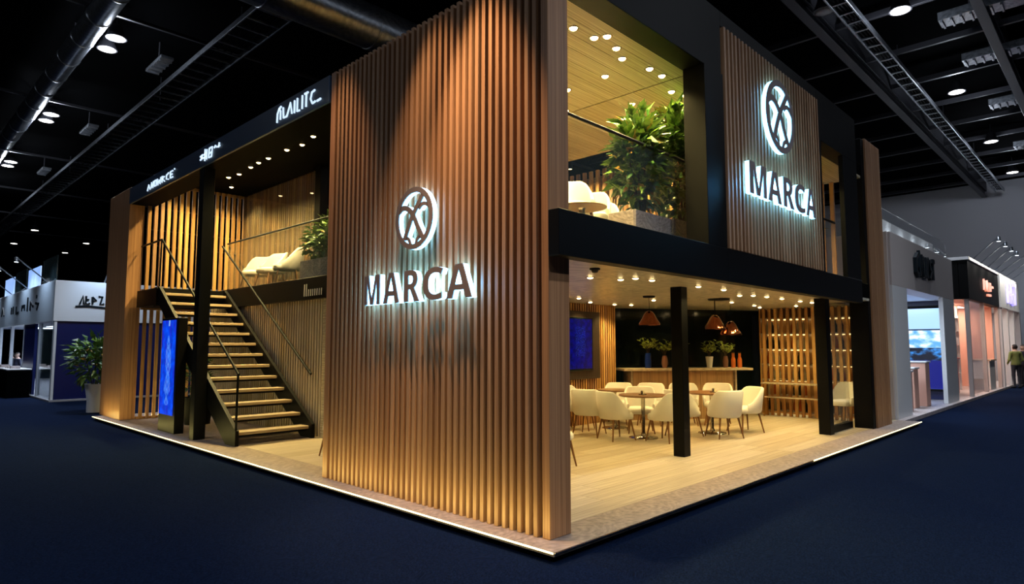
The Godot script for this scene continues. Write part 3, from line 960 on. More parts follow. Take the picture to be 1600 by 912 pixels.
func signs():
	var f := font()
	# left front: faces -x, letters run toward +z
	var t := thing("halo_sign", "backlit sign reading MARCA below a round emblem on the corner slat wall", "sign", Vector3(0.22, 0, 0), -PI / 2)
	var cols := [["M", -2.915, -2.615], ["A", -2.545, -2.255], ["R", -2.165, -1.905], ["C", -1.84, -1.53], ["A", -1.475, -1.11]]
	for c in cols:
		letter(t, c[0], c[1], c[2], 2.055, 2.385, 0.085, f)
	emblem(t, Vector2(-2.02, 2.93), 0.31, 0.325, 0.085)
	# right front
	t = thing("halo_sign", "backlit sign reading MARCA below a round emblem on the upper right panel", "sign", Vector3(0, 0, -0.085), 0)
	cols = [["M", 3.79, 4.28], ["A", 4.34, 4.77], ["R", 4.86, 5.22], ["C", 5.27, 5.66], ["A", 5.70, 6.08]]
	for c in cols:
		letter(t, c[0], c[1], c[2], 3.50, 3.91, 0.085, f)
	emblem(t, Vector2(4.85, 4.74), 0.48, 0.5, 0.085)
	# illuminated lettering on the left fascia: broken strokes as in the photograph
	t = thing("fascia_lettering", "glowing white broken lettering on the fascia nearest the slatted wall", "sign", Vector3(0.2, 0, 0), -PI / 2)
	glyphs(t, [[[[0, 0], [0.02, 0.6], [0.14, 0.9], [0.26, 0.7], [0.26, 0.1]], [[0.14, 0.9], [0.3, 1.0]]],
		[[[0.45, 0.85], [0.5, 0.1], [0.75, 0.1]]], [[[0.75, 0.1], [1.0, 0.9], [1.12, 0.1]]],
		[[[1.3, 0.9], [1.3, 0.05]]], [[[1.5, 0.95], [1.5, 0.05], [1.68, 0.05]]], [[[1.85, 0.95], [1.85, 0.05]]],
		[[[2.0, 0.95], [2.25, 0.95]], [[2.12, 0.95], [2.12, 0.05]]], [[[2.7, 0.85], [2.5, 0.8], [2.42, 0.4], [2.55, 0.05], [2.75, 0.1]]], [[[2.85, 0.05], [3.1, 0.08]]]],
		-5.36, 4.80, 0.40, 0.21, 0.022, 0.002, 0.02, M.fascia_letter)
	t = thing("fascia_lettering", "small glowing white glyphs on the fascia above the black stair post", "sign", Vector3(0.2, 0, 0), -PI / 2)
	glyphs(t, [[[[0, 0.6], [0.2, 0.7], [0.1, 0.4], [0.25, 0.35]], [[0.0, 0.3], [0.25, 0.4]]],
		[[[0.4, 1.1], [0.4, 0.0]], [[0.3, 0.6], [0.55, 0.7]], [[0.3, 0.3], [0.55, 0.35]], [[0.55, 1.0], [0.55, 0.05]]],
		[[[0.75, 0.95], [0.72, 0.1], [0.95, 0.1]], [[0.75, 0.95], [1.0, 0.95], [0.98, 0.5], [0.75, 0.5]], [[0.98, 0.5], [0.95, 0.1]]],
		[[[1.15, 0.75], [1.25, 0.9], [1.35, 0.7]]], [[[1.45, 0.65], [1.6, 0.7]], [[1.55, 1.0], [1.5, 0.6]]]],
		-8.3, 4.80, 0.54, 0.19, 0.022, 0.002, 0.02, M.fascia_letter)
	t = thing("fascia_lettering", "glowing white broken lettering on the fascia nearest the left pillar", "sign", Vector3(0.2, 0, 0), -PI / 2)
	glyphs(t, [[[[0, 0], [0.12, 0.7], [0.3, 0.05]]], [[[0.42, 0.1], [0.42, 0.8], [0.6, 0.1], [0.62, 0.85]]],
		[[[0.75, 0.8], [0.75, 0.15], [0.95, 0.15], [0.95, 0.8], [0.75, 0.8]]],
		[[[1.05, 0.85], [1.12, 0.1], [1.25, 0.6], [1.35, 0.1], [1.42, 0.85]]], [[[1.55, 0.1], [1.55, 0.85], [1.8, 0.7], [1.58, 0.5], [1.82, 0.1]]],
		[[[2.2, 0.85], [1.98, 0.7], [1.98, 0.25], [2.2, 0.1]]], [[[2.6, 0.85], [2.36, 0.85], [2.36, 0.12], [2.62, 0.12]], [[2.36, 0.5], [2.55, 0.5]]], [[[2.75, 1.0], [2.75, 0.85]]]],
		-11.2, 4.80, 0.58, 0.17, 0.022, 0.002, 0.02, M.fascia_letter)
	# small pale lettering on the stairwell beam
	t = thing("beam_lettering", "row of small pale upright marks on the black beam beside the stairs", "sign", Vector3(1.84, 0, 0), -PI / 2)
	var marks := []
	for i in 9:
		marks.append([[[i * 0.22, 0.0], [i * 0.22 + 0.02, 1.0 if i in [0, 1] else 0.55]]])
	glyphs(t, marks, -7.55, 2.5, 0.35, 0.22, 0.02, 0.002, 0.012, M.white_paint)

# ---------------------------------------------------------------- furniture
func make_chair() -> Node3D:
	var t := thing("tub_chair", "white tub chair", "chair", Vector3.ZERO, 0.0, "white tub chairs in the cafe")
	# local: faces +z
	var st := begin()
	var n := 24
	var ri := 0.235
	var ro := 0.285
	var prev := []
	for i in n + 1:
		var a := deg_to_rad(-118.0 + 236.0 * i / n)   # 0 = straight back (-z)
		var k: float = clamp(1.0 - (abs(rad_to_deg(a)) - 42.0) / 72.0, 0.0, 1.0)
		k = k * k * (3.0 - 2.0 * k)
		var top := 0.53 + 0.30 * k
		var dx := sin(a)
		var dz := -cos(a)
		var lean := 0.05 * k
		var ring := []
		for q in [[ro - 0.03, 0.36], [ro, 0.40], [ro + lean, top - 0.02], [ro + lean - 0.02, top], [ri + lean + 0.01, top], [ri + lean, top - 0.02], [ri, 0.44]]:
			ring.append(Vector3(dx * q[0], q[1], dz * q[0]))
		if i > 0:
			for j in ring.size():
				var j2 := (j + 1) % ring.size()
				st.set_smooth_group(0 if j != 6 else -1)
				for v in [prev[j], ring[j], prev[j2], prev[j2], ring[j], ring[j2]]:
					st.add_vertex(v)
		if i == 0 or i == n:
			var c := Vector3(dx * 0.26, 0.46, dz * 0.26)
			for j in ring.size():
				tri(st, c, ring[j], ring[(j + 1) % ring.size()], Vector3(0, 0.46, -0.3))
		prev = ring
	part(t, "backrest", done(st), M.white_leather)
	# seat: superellipse cushion
	var ss := begin()
	var prof := [[0.0, 0.475], [0.7, 0.472], [0.92, 0.46], [1.0, 0.43], [1.0, 0.38], [0.94, 0.355], [0.0, 0.355]]
	var seg := 28
	for i in prof.size() - 1:
		for k in seg:
			var vs := []
			for q in [[i, k], [i, k + 1], [i + 1, k], [i + 1, k + 1]]:
				var a: float = TAU * q[1] / seg
				var ca := cos(a); var sa := sin(a)
				var r: float = prof[q[0]][0] * pow(pow(abs(ca), 3.0) + pow(abs(sa), 3.0), -1.0 / 3.0)
				vs.append(Vector3(ca * r * 0.245, prof[q[0]][1], 0.03 + sa * r * 0.265))
			ss.set_smooth_group(0)
			for v in [vs[0], vs[2], vs[1], vs[1], vs[2], vs[3]]: ss.add_vertex(v)
	part(t, "seat", done(ss), M.white_leather)
	for sx in [-1.0, 1.0]:
		for sz in [-1.0, 1.0]:
			part(t, "leg", tube([Vector3(sx * 0.17, 0.37, 0.02 + sz * 0.17), Vector3(sx * 0.235, 0.0, 0.02 + sz * 0.235)], [0.02, 0.011], 8), M.leg_wood)
	return t

func make_table(label: String, at: Vector3, r: float, low := 1.0) -> Node3D:
	var t := thing("cafe_table", label, "table", at, 0.0, "round cafe tables")
	part(t, "tabletop", lathe([Vector2(0.0, 0.75), Vector2(r - 0.01, 0.75), Vector2(r, 0.74), Vector2(r, 0.725), Vector2(r - 0.03, 0.715), Vector2(0.0, 0.715)], 32), M.table_wood)
	part(t, "column", lathe([Vector2(0.045, 0.715), Vector2(0.035, 0.66), Vector2(0.03, 0.1), Vector2(0.05, 0.05)], 16), M.chrome)
	t.scale.y = low
	part(t, "foot", lathe([Vector2(0.0, 0.05), Vector2(0.08, 0.045), Vector2(0.25, 0.015), Vector2(0.255, 0.0), Vector2(0.0, 0.0)], 24), M.chrome)
	return t

func downlight(at: Vector3, e: float, lab: String, grp: String, half := 55.0, cat := "lamp"):
	if not cache.has("dl"):
		cache["dl"] = lathe([Vector2(0.042, 0.0), Vector2(0.055, -0.008), Vector2(0.06, -0.004), Vector2(0.06, 0.0)], 16)
		cache["dl_lens"] = lathe([Vector2(0.0, -0.024), Vector2(0.024, -0.02), Vector2(0.038, -0.01), Vector2(0.042, 0.0), Vector2(0.0, 0.0)], 16)
	var t := thing("ceiling_downlight", lab, cat, at, 0.0, grp)
	part(t, "trim_ring", cache["dl"], M.chrome)
	part(t, "lens", cache["dl_lens"], M.lens)
	spot(t, Vector3(0, -0.03, 0), e, WARM, half, 0.04)

func vase_plant(called: String, lab: String, at: Vector3, prof: Array, m: Material, n: int, spread: float, h: float):
	var t := thing(called, lab, "vase", at)
	part(t, "vase", lathe(prof, 18), m)
	if n > 0:
		var top: float = prof[prof.size() - 1].y
		var st := begin()
		var ss := begin()
		for i in n:
			var a := rng.randf() * TAU
			var tip := Vector3(cos(a) * spread * rng.randf_range(0.3, 1.0), top + h * rng.randf_range(0.4, 1.0), sin(a) * spread * rng.randf_range(0.3, 1.0))
			tube_into(ss, [Vector3(0, top - 0.08, 0), Vector3(tip.x * 0.3, lerp(top, tip.y, 0.6), tip.z * 0.3), tip], [0.004, 0.004, 0.002], 4)
			for k in 5:
				var f := 0.5 + 0.12 * k
				var p := Vector3(tip.x * f, lerp(top, tip.y, f), tip.z * f)
				leaf_into(st, p, Vector3(cos(a + k * 2.1), 0.7, sin(a + k * 2.1)), 0.11, 0.035)
		var fo := part(t, "leaves", done(st), M.leaf_v)
		fo.set_meta("kind", "stuff")
		part(t, "stems", done(ss), M.stem)

func shade_lamp(t: Node3D, at: Vector3, drop: float, m: Material):
	part(t, "cord", tube([at, at - Vector3(0, drop, 0)], 0.005, 6), M.black)
	var s := part(t, "shade", lathe([Vector2(0.19, 0.0), Vector2(0.185, 0.03), Vector2(0.13, 0.11), Vector2(0.09, 0.19), Vector2(0.05, 0.24), Vector2(0.02, 0.25), Vector2(0.018, 0.245), Vector2(0.045, 0.235), Vector2(0.085, 0.185), Vector2(0.124, 0.107), Vector2(0.18, 0.03), Vector2(0.186, 0.0)], 24), m, at - Vector3(0, drop + 0.24, 0))
	part(s, "bulb", lathe([Vector2(0.0, 0.03), Vector2(0.03, 0.045), Vector2(0.04, 0.075), Vector2(0.03, 0.11), Vector2(0.012, 0.15)], 12), M.bulb)
	omni(t, at - Vector3(0, drop + 0.17, 0), 0.35, Color(1.0, 0.72, 0.42), 0.03)

func cafe():
	# TV wall
	var hm := [M.honey, M.honey_dark, M.slat_c]
	var t := thing("cafe_slat_wall", "honey timber slat wall holding the dark framed screen in the cafe", "wall panel")
	bx(t, "backing_board", Vector3(1.98, 0, -4.95), Vector3(7.72, 2.47, -4.84), M.honey_dark, 0.003)
	slats(t, 44, Vector3(4.30, 1.235, -4.82), Vector3(0.079, 0, 0), Vector3(0.046, 2.47, 0.04), hm)
	t = thing("wall_television", "dark framed wall screen showing a deep blue picture in the cafe", "television")
	bx(t, "frame", Vector3(5.4, 0.93, -4.798), Vector3(7.02, 2.3, -4.7), M.slat_back, 0.006)
	bx(t, "bezel", Vector3(5.72, 1.1, -4.7), Vector3(6.74, 2.17, -4.675), M.black_gloss, 0.004)
	var q := QuadMesh.new()
	q.size = Vector2(0.98, 1.0)
	part(t, "screen", q, screen("tv_screen", tv_image(9), 0.7), Vector3(6.21, 1.64, -4.672))
	area(t, Vector3(6.21, 1.64, -4.66), 0.03, Color(0.1, 0.2, 1.0), Vector2(0.98, 1.0), Vector3(0, 0, 1))
	# dark glossy rear wall, set at an angle
	t = thing("dark_gloss_wall", "glossy black rear wall behind the bar counter reflecting the lamps", "wall panel")
	var a := Vector2(7.75, -5.75)
	var b := Vector2(11.95, -3.3)
	var d := (b - a).normalized()
	var nrm := Vector2(-d.y, d.x) * -1.0
	for i in 5:
		var p0: Vector2 = a.lerp(b, i / 5.0) + d * 0.003
		var p1: Vector2 = a.lerp(b, (i + 1) / 5.0) - d * 0.003
		part(t, "panel", prism([p0, p1, p1 + nrm * 0.08, p0 + nrm * 0.08], 0.0, 2.47), M.black_gloss)
	solo("cafe_side_wall", Vector3(7.64, 0, -6.2), Vector3(7.72, 2.47, -4.952), M.black, "black return wall at the end of the honey slat wall", "wall panel")
	# bar counter parallel to it
	t = thing("bar_counter", "pale stone topped bar counter with wooden front before the black wall", "counter")
	var ca := Vector2(7.84, -4.6)
	var cb := Vector2(10.1, -2.95)
	var cd := (cb - ca).normalized()
	var cn := Vector2(cd.y, -cd.x)   # away from the camera
	part(t, "worktop", prism([ca - cd * 0.1 - cn * 0.12, cb + cd * 0.1 - cn * 0.12, cb + cd * 0.1 + cn * 0.5, ca - cd * 0.1 + cn * 0.5], 1.06, 1.11), M.counter_top)
	for i in 6:
		var p0: Vector2 = ca.lerp(cb, 0.05 + i * 0.14)
		var p1: Vector2 = ca.lerp(cb, 0.05 + (i + 1) * 0.14 - 0.003)
		part(t, "front_board", prism([p0, p1, p1 + cn * 0.03, p0 + cn * 0.03], 0.0, 1.06), M.counter_wood)
	for e in [ca.lerp(cb, 0.03), ca.lerp(cb, 0.9)]:
		part(t, "end_panel", prism([e - cn * 0.02, e + cd * 0.04 - cn * 0.02, e + cd * 0.04 + cn * 0.46, e + cn * 0.46], 0.0, 1.06), M.counter_top)
	var on := func(f: float, off := 0.18) -> Vector3:
		var p: Vector2 = ca.lerp(cb, f) + cn * off
		return Vector3(p.x, 1.11, p.y)
	vase_plant("blue_vase", "tall dark blue vase with leafy sprigs, leftmost on the bar counter", on.call(0.20), [Vector2(0.0, 0.0), Vector2(0.07, 0.0), Vector2(0.075, 0.15), Vector2(0.06, 0.33)], M.blue_glaze, 16, 0.24, 0.30)
	vase_plant("patterned_vase", "mottled terracotta vase with long green sprigs on the bar counter", on.call(0.34), [Vector2(0.0, 0.0), Vector2(0.05, 0.0), Vector2(0.075, 0.1), Vector2(0.06, 0.22), Vector2(0.045, 0.27)], M.terracotta, 16, 0.26, 0.33)
	vase_plant("lilac_vase", "pale lilac ceramic vase with dense sprigs, third on the bar counter", on.call(0.46), [Vector2(0.0, 0.0), Vector2(0.06, 0.0), Vector2(0.075, 0.12), Vector2(0.065, 0.24)], M.lilac_glaze, 22, 0.26, 0.34)
	vase_plant("white_pot", "white tapered pot with a sparse plant on the bar counter right of the post", on.call(0.72), [Vector2(0.0, 0.0), Vector2(0.055, 0.0), Vector2(0.085, 0.25)], M.white_paint, 14, 0.2, 0.34)
	vase_plant("wicker_vase", "slim brown vase with green sprigs at the right end of the counter", on.call(0.86), [Vector2(0.0, 0.0), Vector2(0.05, 0.0), Vector2(0.06, 0.15), Vector2(0.04, 0.26)], M.terracotta, 18, 0.28, 0.3)
	for i in 4:
		var bt := thing("amber_bottle", "slim amber bottle standing at the right end of the bar counter", "bottle", on.call(0.905 + 0.028 * i, 0.1 + 0.08 * (i % 2)), 0.0, "amber bottles on the counter")
		part(bt, "glass", lathe([Vector2(0.0, 0.0), Vector2(0.035, 0.0), Vector2(0.035, 0.18), Vector2(0.014, 0.24), Vector2(0.013, 0.32), Vector2(0.0, 0.32)], 14), M.amber)
		part(bt, "cap", lathe([Vector2(0.0, 0.345), Vector2(0.015, 0.345), Vector2(0.015, 0.321), Vector2(0.0, 0.321)], 12), M.brass)
	# pendants
	t = thing("pendant_lamp", "single copper pendant lamp hanging over the left cafe table", "lamp", Vector3(5.8, 2.47, -2.74))
	part(t, "canopy", lathe([Vector2(0.0, 0.0), Vector2(0.11, 0.0), Vector2(0.1, -0.03), Vector2(0.0, -0.035)], 20), M.black)
	shade_lamp(t, Vector3(0, -0.03, 0), 0.24, M.copper)
	t = thing("pendant_lamp", "cluster of three copper pendant shades hanging over the right cafe table", "lamp", Vector3(7.24, 2.47, -2.15))
	part(t, "canopy", lathe([Vector2(0.0, 0.0), Vector2(0.2, 0.0), Vector2(0.19, -0.03), Vector2(0.0, -0.035)], 20), M.black)
	shade_lamp(t, Vector3(-0.16, -0.03, 0.0), 0.30, M.copper)
	shade_lamp(t, Vector3(0.14, -0.03, -0.16), 0.27, M.brass)
	shade_lamp(t, Vector3(0.1, -0.03, 0.17), 0.40, M.copper)
	# tables
	make_table("round wooden table on chrome column under the single pendant", Vector3(5.85, 0, -2.93), 0.42)
	make_table("round wooden table on chrome column under the triple pendant", Vector3(7.25, 0, -2.35), 0.45)
	make_table("round wooden table near the slat wall, half hidden by the leftmost chair", Vector3(6.6, 0, -4.05), 0.34)
	# chairs: position, the point they face, label
	var spots := [
		[Vector2(5.5, -3.85), Vector2(6.55, -4.15), "white tub chair farthest left, before the blue wall screen, facing right"],
		[Vector2(5.33, -3.16), Vector2(5.95, -2.93), "white tub chair with its back turned, nearest on the left of the left table"],
		[Vector2(5.76, -2.42), Vector2(5.80, -3.0), "white tub chair just left of the black post, facing left"],
		[Vector2(6.50, -2.52), Vector2(7.25, -2.4), "white tub chair mostly hidden behind the black post"],
		[Vector2(6.88, -1.93), Vector2(7.25, -2.5), "white tub chair seen from behind, just right of the black post"],
		[Vector2(7.86, -1.98), Vector2(7.2, -2.35), "white tub chair farthest right, turned to face the right table"],
		[Vector2(7.22, -4.42), Vector2(6.5, -4.1), "white tub chair beside the end of the honey slat wall"],
		[Vector2(7.55, -3.85), Vector2(6.2, -3.2), "white tub chair in front of the left end of the counter"],
		[Vector2(6.42, -3.35), Vector2(5.85, -2.93), "white tub chair behind the left table, facing the camera"],
		[Vector2(8.05, -3.36), Vector2(7.0, -2.6), "white tub chair before the middle of the counter, left of the post"],
		[Vector2(8.5, -2.86), Vector2(7.25, -2.35), "white tub chair behind the right table, in front of the counter"],
		[Vector2(5.95, -4.44), Vector2(6.4, -3.4), "white tub chair directly against the honey slat wall under the screen"],
		[Vector2(10.72, -1.12), Vector2(9.6, -1.5), "white tub chair behind the black framed glass screen at right"],
		[Vector2(2.71, -2.37), Vector2(2.71, -1.0), "white tub chair mostly hidden behind the corner pillar, one leg showing"],
		[Vector2(1.2, -5.06), Vector2(1.2, -7.0), "white tub chair behind the left edge of the slatted wall"]]
	var proto := make_chair()
	var base_pos := true
	for s in spots:
		var p: Vector2 = s[0]
		var to: Vector2 = s[1] - p
		var turn := atan2(to.x, to.y)
		if base_pos:
			proto.position = Vector3(p.x, 0, p.y)
			proto.rotation.y = turn
			proto.set_meta("label", s[2])
			base_pos = false
		else:
			copy(proto, s[2], Vector3(p.x, 0, p.y), turn, "tub_chair")
	cache["chair"] = proto
	# small things on the tables
	for a2 in [[5.72, -2.85, "left"], [7.15, -2.25, "right"]]:
		var c := thing("table_caddy", "small chrome condiment stand on the %s cafe table" % a2[2], "caddy", Vector3(a2[0], 0.75, a2[1]))
		part(c, "tray", lathe([Vector2(0.0, 0.0), Vector2(0.07, 0.0), Vector2(0.075, 0.015), Vector2(0.0, 0.01)], 16), M.chrome)
		part(c, "shaker", lathe([Vector2(0.0, 0.01), Vector2(0.02, 0.01), Vector2(0.018, 0.07), Vector2(0.0, 0.08)], 12), M.bottle_pale, Vector3(0.03, 0, 0))
		part(c, "shaker", lathe([Vector2(0.0, 0.01), Vector2(0.02, 0.01), Vector2(0.018, 0.07), Vector2(0.0, 0.08)], 12), M.chrome, Vector3(-0.03, 0, 0))
	t = thing("console_table", "slim pale console table standing along the slat screen", "table", Vector3(10.86, 0, -2.3))
	bx(t, "top", Vector3(-0.13, 0.73, -0.6), Vector3(0.16, 0.76, 0.75), M.counter_top, 0.004)
	bx(t, "lower_shelf", Vector3(-0.1, 0.42, -0.56), Vector3(0.14, 0.44, 0.71), M.counter_top, 0.004)
	for lx in [-0.1, 0.12]:
		for lz in [-0.55, 0.7]:
			bx(t, "leg", Vector3(lx - 0.012, 0, lz - 0.012), Vector3(lx + 0.012, 0.73, lz + 0.012), M.brass, 0.002)
	# right slat screen with bottle shelves behind
	t = thing("bottle_wall_screen", "screen of honey timber slats in front of the bottle shelves", "screen")
	slats(t, 15, Vector3(11.1, 1.235, -2.93), Vector3(0, 0, 0.139), Vector3(0.05, 2.47, 0.07), [M.honey, M.honey_dark])
	t = thing("bottle_shelf", "tall open shelf unit full of bottles behind the slat screen", "shelf")
	bx(t, "back_panel", Vector3(11.62, 0.0, -3.1), Vector3(11.66, 2.47, -0.95), M.honey_dark, 0.003)
	var ys := [0.1, 0.46, 0.82, 1.18, 1.54, 1.9, 2.26]
	for y in ys:
		bx(t, "shelf_board", Vector3(11.26, y - 0.03, -3.1), Vector3(11.62, y, -0.95), M.counter_top, 0.003)
		bx(t, "shelf_light", Vector3(11.585, y - 0.055, -3.05), Vector3(11.615, y - 0.032, -1.0), M.cove, 0.002)
		area(t, Vector3(11.57, y - 0.06, -2.0), 0.05, WARM, Vector2(2.0, 0.03), Vector3(-0.6, -1, 0))
	for z in [-3.1, -2.04, -0.97]:
		bx(t, "upright", Vector3(11.26, 0, z - 0.02), Vector3(11.62, 2.47, z + 0.02), M.honey_dark, 0.003)
	var bm := [M.bottle_green, M.bottle_pale, M.amber, M.bottle_pale]
	var bmesh := lathe([Vector2(0.0, 0.0), Vector2(0.036, 0.0), Vector2(0.038, 0.16), Vector2(0.015, 0.22), Vector2(0.014, 0.27), Vector2(0.0, 0.27)], 10)
	for k in 6:
		for i in 17:
			var z: float = -2.98 + i * 0.118
			if abs(z + 2.04) < 0.06: continue
			var o := part(self, numbered("shelf_bottle"), bmesh, bm[rng.randi() % 4], Vector3(11.4 + 0.05 * rng.randf(), ys[k], z))
			tag(o, "bottle on the shelf unit behind the slats, %s shelf from the floor" % ["first", "second", "third", "fourth", "fifth", "sixth"][k], "bottle", "bottles on the shelves")
	# ceiling lights
	var pts := [[2.62, -1.61], [3.09, -1.47], [3.09, -1.24], [3.45, -1.22], [4.71, -1.22], [5.48, -1.2], [6.74, -1.52], [6.9, -1.35], [7.35, -1.3], [8.0, -1.29], [8.93, -1.3], [9.48, -1.27], [4.1, -3.3], [5.3, -3.9], [6.7, -3.2], [8.3, -2.4], [9.6, -2.5], [1.4, -1.4], [7.6, -4.3], [10.35, -1.9], [10.35, -2.7], [4.9, -4.4], [6.3, -4.4], [7.2, -4.45]]
	var ord := ["first", "second", "third", "fourth", "fifth", "sixth", "seventh", "eighth", "ninth", "tenth", "eleventh", "twelfth"]
	for i in pts.size():
		var p: Array = pts[i]
		var lab := "small round recessed downlight deeper in the pale cafe ceiling"
		if i < 12: lab = "recessed cafe downlight, %s of the front row counted from the corner pillar" % ord[i]
		downlight(Vector3(p[0], 2.47, p[1]), E_CAFE, lab, "cafe ceiling downlights", 62.0)
	var sd := thing("smoke_detector", "small grey detector on the cafe ceiling beside the corner pillar", "detector", Vector3(1.9, 2.47, -1.0))
	part(sd, "base", lathe([Vector2(0.0, 0.0), Vector2(0.06, 0.0), Vector2(0.06, -0.02), Vector2(0.0, -0.02)], 16), M.dark_steel)
	part(sd, "dome", lathe([Vector2(0.045, -0.02), Vector2(0.03, -0.05), Vector2(0.0, -0.055)], 16), M.dark_steel)

# ---------------------------------------------------------------- upper floor
func planter(label: String, a: Vector3, b: Vector3, n: int, hh: float, ls := 0.2):
	var t := thing("planter_box", label, "planter", Vector3((a.x + b.x) * 0.5, a.y, (a.z + b.z) * 0.5))
	var h := (b - a) * 0.5
	h = Vector3(abs(h.x), abs(h.y), abs(h.z))
	var hgt := h.y * 2.0
	for s in [-1.0, 1.0]:
		bx(t, "side", Vector3(-h.x, 0, s * h.z - 0.015), Vector3(h.x, hgt, s * h.z + 0.015), M.planter, 0.006)
		bx(t, "side", Vector3(s * h.x - 0.015, 0, -h.z), Vector3(s * h.x + 0.015, hgt, h.z), M.planter, 0.006)
	bx(t, "soil", Vector3(-h.x + 0.016, 0.0, -h.z + 0.016), Vector3(h.x - 0.016, hgt - 0.04, h.z - 0.016), M.soil, 0.004)
	if n > 0:
		var p := thing("shrub", "leafy shrub in the " + label, "plant", Vector3(t.position.x, a.y + hgt - 0.04, t.position.z))
		foliage(p, n, Vector3(0, hh * 0.56, 0), Vector3(h.x * 1.02, hh * 0.5, h.z * 1.25), ls, 9)

func upstairs():
	var U := 2.8
	# right window: glass balustrade
	var t := thing("glass_balustrade", "clear glass balustrade with thin dark rail in the upper right window", "balustrade")
	for i in 4:
		bx(t, "pane", Vector3(0.6 + i * 2.05, 2.82, -0.59), Vector3(0.6 + (i + 1) * 2.05 - 0.02, 3.86, -0.575), M.pane, 0.0)
	part(t, "rail", tube([Vector3(0.55, 3.89, -0.58), Vector3(8.8, 3.89, -0.58)], 0.02, 8), M.dark_steel)
	# stairwell balustrade
	t = thing("glass_balustrade", "clear glass balustrade with thin dark rail along the stairwell edge", "balustrade")
	for i in 4:
		bx(t, "pane", Vector3(1.885, 2.86, -11.2 + i * 1.8), Vector3(1.9, 3.86, -11.2 + (i + 1) * 1.8 - 0.02), M.pane, 0.0)
	part(t, "rail", tube([Vector3(1.892, 3.89, -11.25), Vector3(1.892, 3.89, -4.0)], 0.02, 8), M.dark_steel)
	# planters behind the right front
	planter("pale planter box at the left of the upper right window", Vector3(2.2, U, -1.0), Vector3(3.0, 3.14, -0.66), 750, 1.25)
	planter("pale planter box at the right of the upper right window", Vector3(3.08, U, -1.0), Vector3(4.1, 3.16, -0.66), 1100, 1.55)
	planter("pale planter box in the narrow window beside the right sign", Vector3(7.3, U, -1.1), Vector3(8.6, 3.2, -0.75), 600, 0.95)
	planter("pale planter box on the stairwell edge, nearest the slatted wall", Vector3(1.98, U, -6.4), Vector3(2.35, 3.2, -5.0), 420, 0.8)
	planter("pale planter box on the stairwell edge, second from the slatted wall", Vector3(1.98, U, -8.0), Vector3(2.35, 3.2, -6.5), 420, 0.75)
	# upper slat wall behind the lounge
	var hm := [M.honey, M.slat_c, M.honey_dark]
	t = thing("lounge_slat_wall", "timber slat wall at the back of the upper lounge", "wall panel")
	slats(t, 26, Vector3(6.0, 3.9, -6.2), Vector3(0, 0, 0.16), Vector3(0.05, 2.2, 0.075), hm)
	bx(t, "backing_board", Vector3(6.1, U, -6.3), Vector3(6.16, 4.9, -2.1), M.ceil_b, 0.003)
	t = thing("window_slat_screen", "open timber slats behind the narrow window beside the right sign", "screen")
	slats(t, 12, Vector3(9.8, 3.86, -3.0), Vector3(0, 0, 0.19), Vector3(0.05, 2.1, 0.08), hm)
	# lounge chairs and tables
	var proto: Node3D = cache["chair"]
	var sp := [
		[Vector2(1.98, -1.4), -0.5, "upstairs white tub chair at the very left of the upper window"],
		[Vector2(2.6, -1.62), -0.8, "upstairs white tub chair behind the low table in the upper window"],
		[Vector2(3.2, -1.85), -0.6, "upstairs white tub chair nearest the shrubs in the upper window"],
		[Vector2(3.6, -2.6), -0.4, "upstairs white tub chair farther back in the upper window"],
		[Vector2(2.32, -9.2), -2.0, "upstairs white tub chair above the stairs, beside the planters"],
		[Vector2(2.32, -9.95), -1.4, "upstairs white tub chair above the stairs, middle of three"],
		[Vector2(2.32, -10.7), -1.2, "upstairs white tub chair above the stairs, farthest from the planters"]]
	for s in sp:
		var p: Vector2 = s[0]
		var c := copy(proto, s[2], Vector3(p.x, U, p.y), s[1], "lounge_chair")
		c.set_meta("group", "white chairs upstairs")
	make_table("low round wooden table before the white chairs in the upper window", Vector3(1.55, U, -0.9), 0.27, 0.4)
	# downlights
	var pts := [[1.2, -0.72], [1.52, -0.69], [1.59, -0.57], [1.89, -0.66], [2.15, -0.76], [2.61, -0.68], [2.89, -0.68], [2.41, -1.19], [2.41, -1.79], [2.97, -2.28], [3.41, -1.46], [3.73, -1.51], [4.01, -1.66], [3.78, -1.85], [3.97, -1.46], [4.28, -1.51], [3.41, -0.85], [3.65, -0.78], [3.97, -0.74]]
	for p in pts:
		downlight(Vector3(p[0], 4.92, p[1]), E_UP, "small bright recessed downlight in the boarded upper ceiling", "upper ceiling downlights", 60.0)
	for p in [[7.5, -0.9], [8.5, -1.6]]:
		downlight(Vector3(p[0], 4.92, p[1]), E_UP * 2.0, "recessed downlight in the ceiling behind the narrow window", "narrow window downlights", 60.0)
	for p in [[5.5, -2.6], [5.5, -4.0], [5.4, -5.4]]:
		var w := thing("wall_washer", "small black spotlight washing the lounge slat wall", "lamp", Vector3(p[0] - 0.3, 4.86, p[1]), 0.0, "lounge wall washers")
		part(w, "barrel", lathe([Vector2(0.0, 0.16), Vector2(0.04, 0.16), Vector2(0.045, 0.0), Vector2(0.035, 0.0)], 14), M.black)
		part(w, "lens", lathe([Vector2(0.0, 0.008), Vector2(0.035, 0.008)], 14), M.lens)
		part(w, "stem", tube([Vector3(0, 0.16, 0), Vector3(0, 0.3, 0)], 0.008, 6), M.black)
		spot(w, Vector3(0, -0.02, 0), 5.0, WARM, 50.0, 0.04, Vector3(0.7, -1, 0))
	bx(thing("lighting_track", "black lighting track holding the lounge wall washers", "track"), "rail", Vector3(5.17, 5.15, -5.8), Vector3(5.23, 5.2, -2.2), M.black)
	# stairwell downlights
	var n_stair := -1
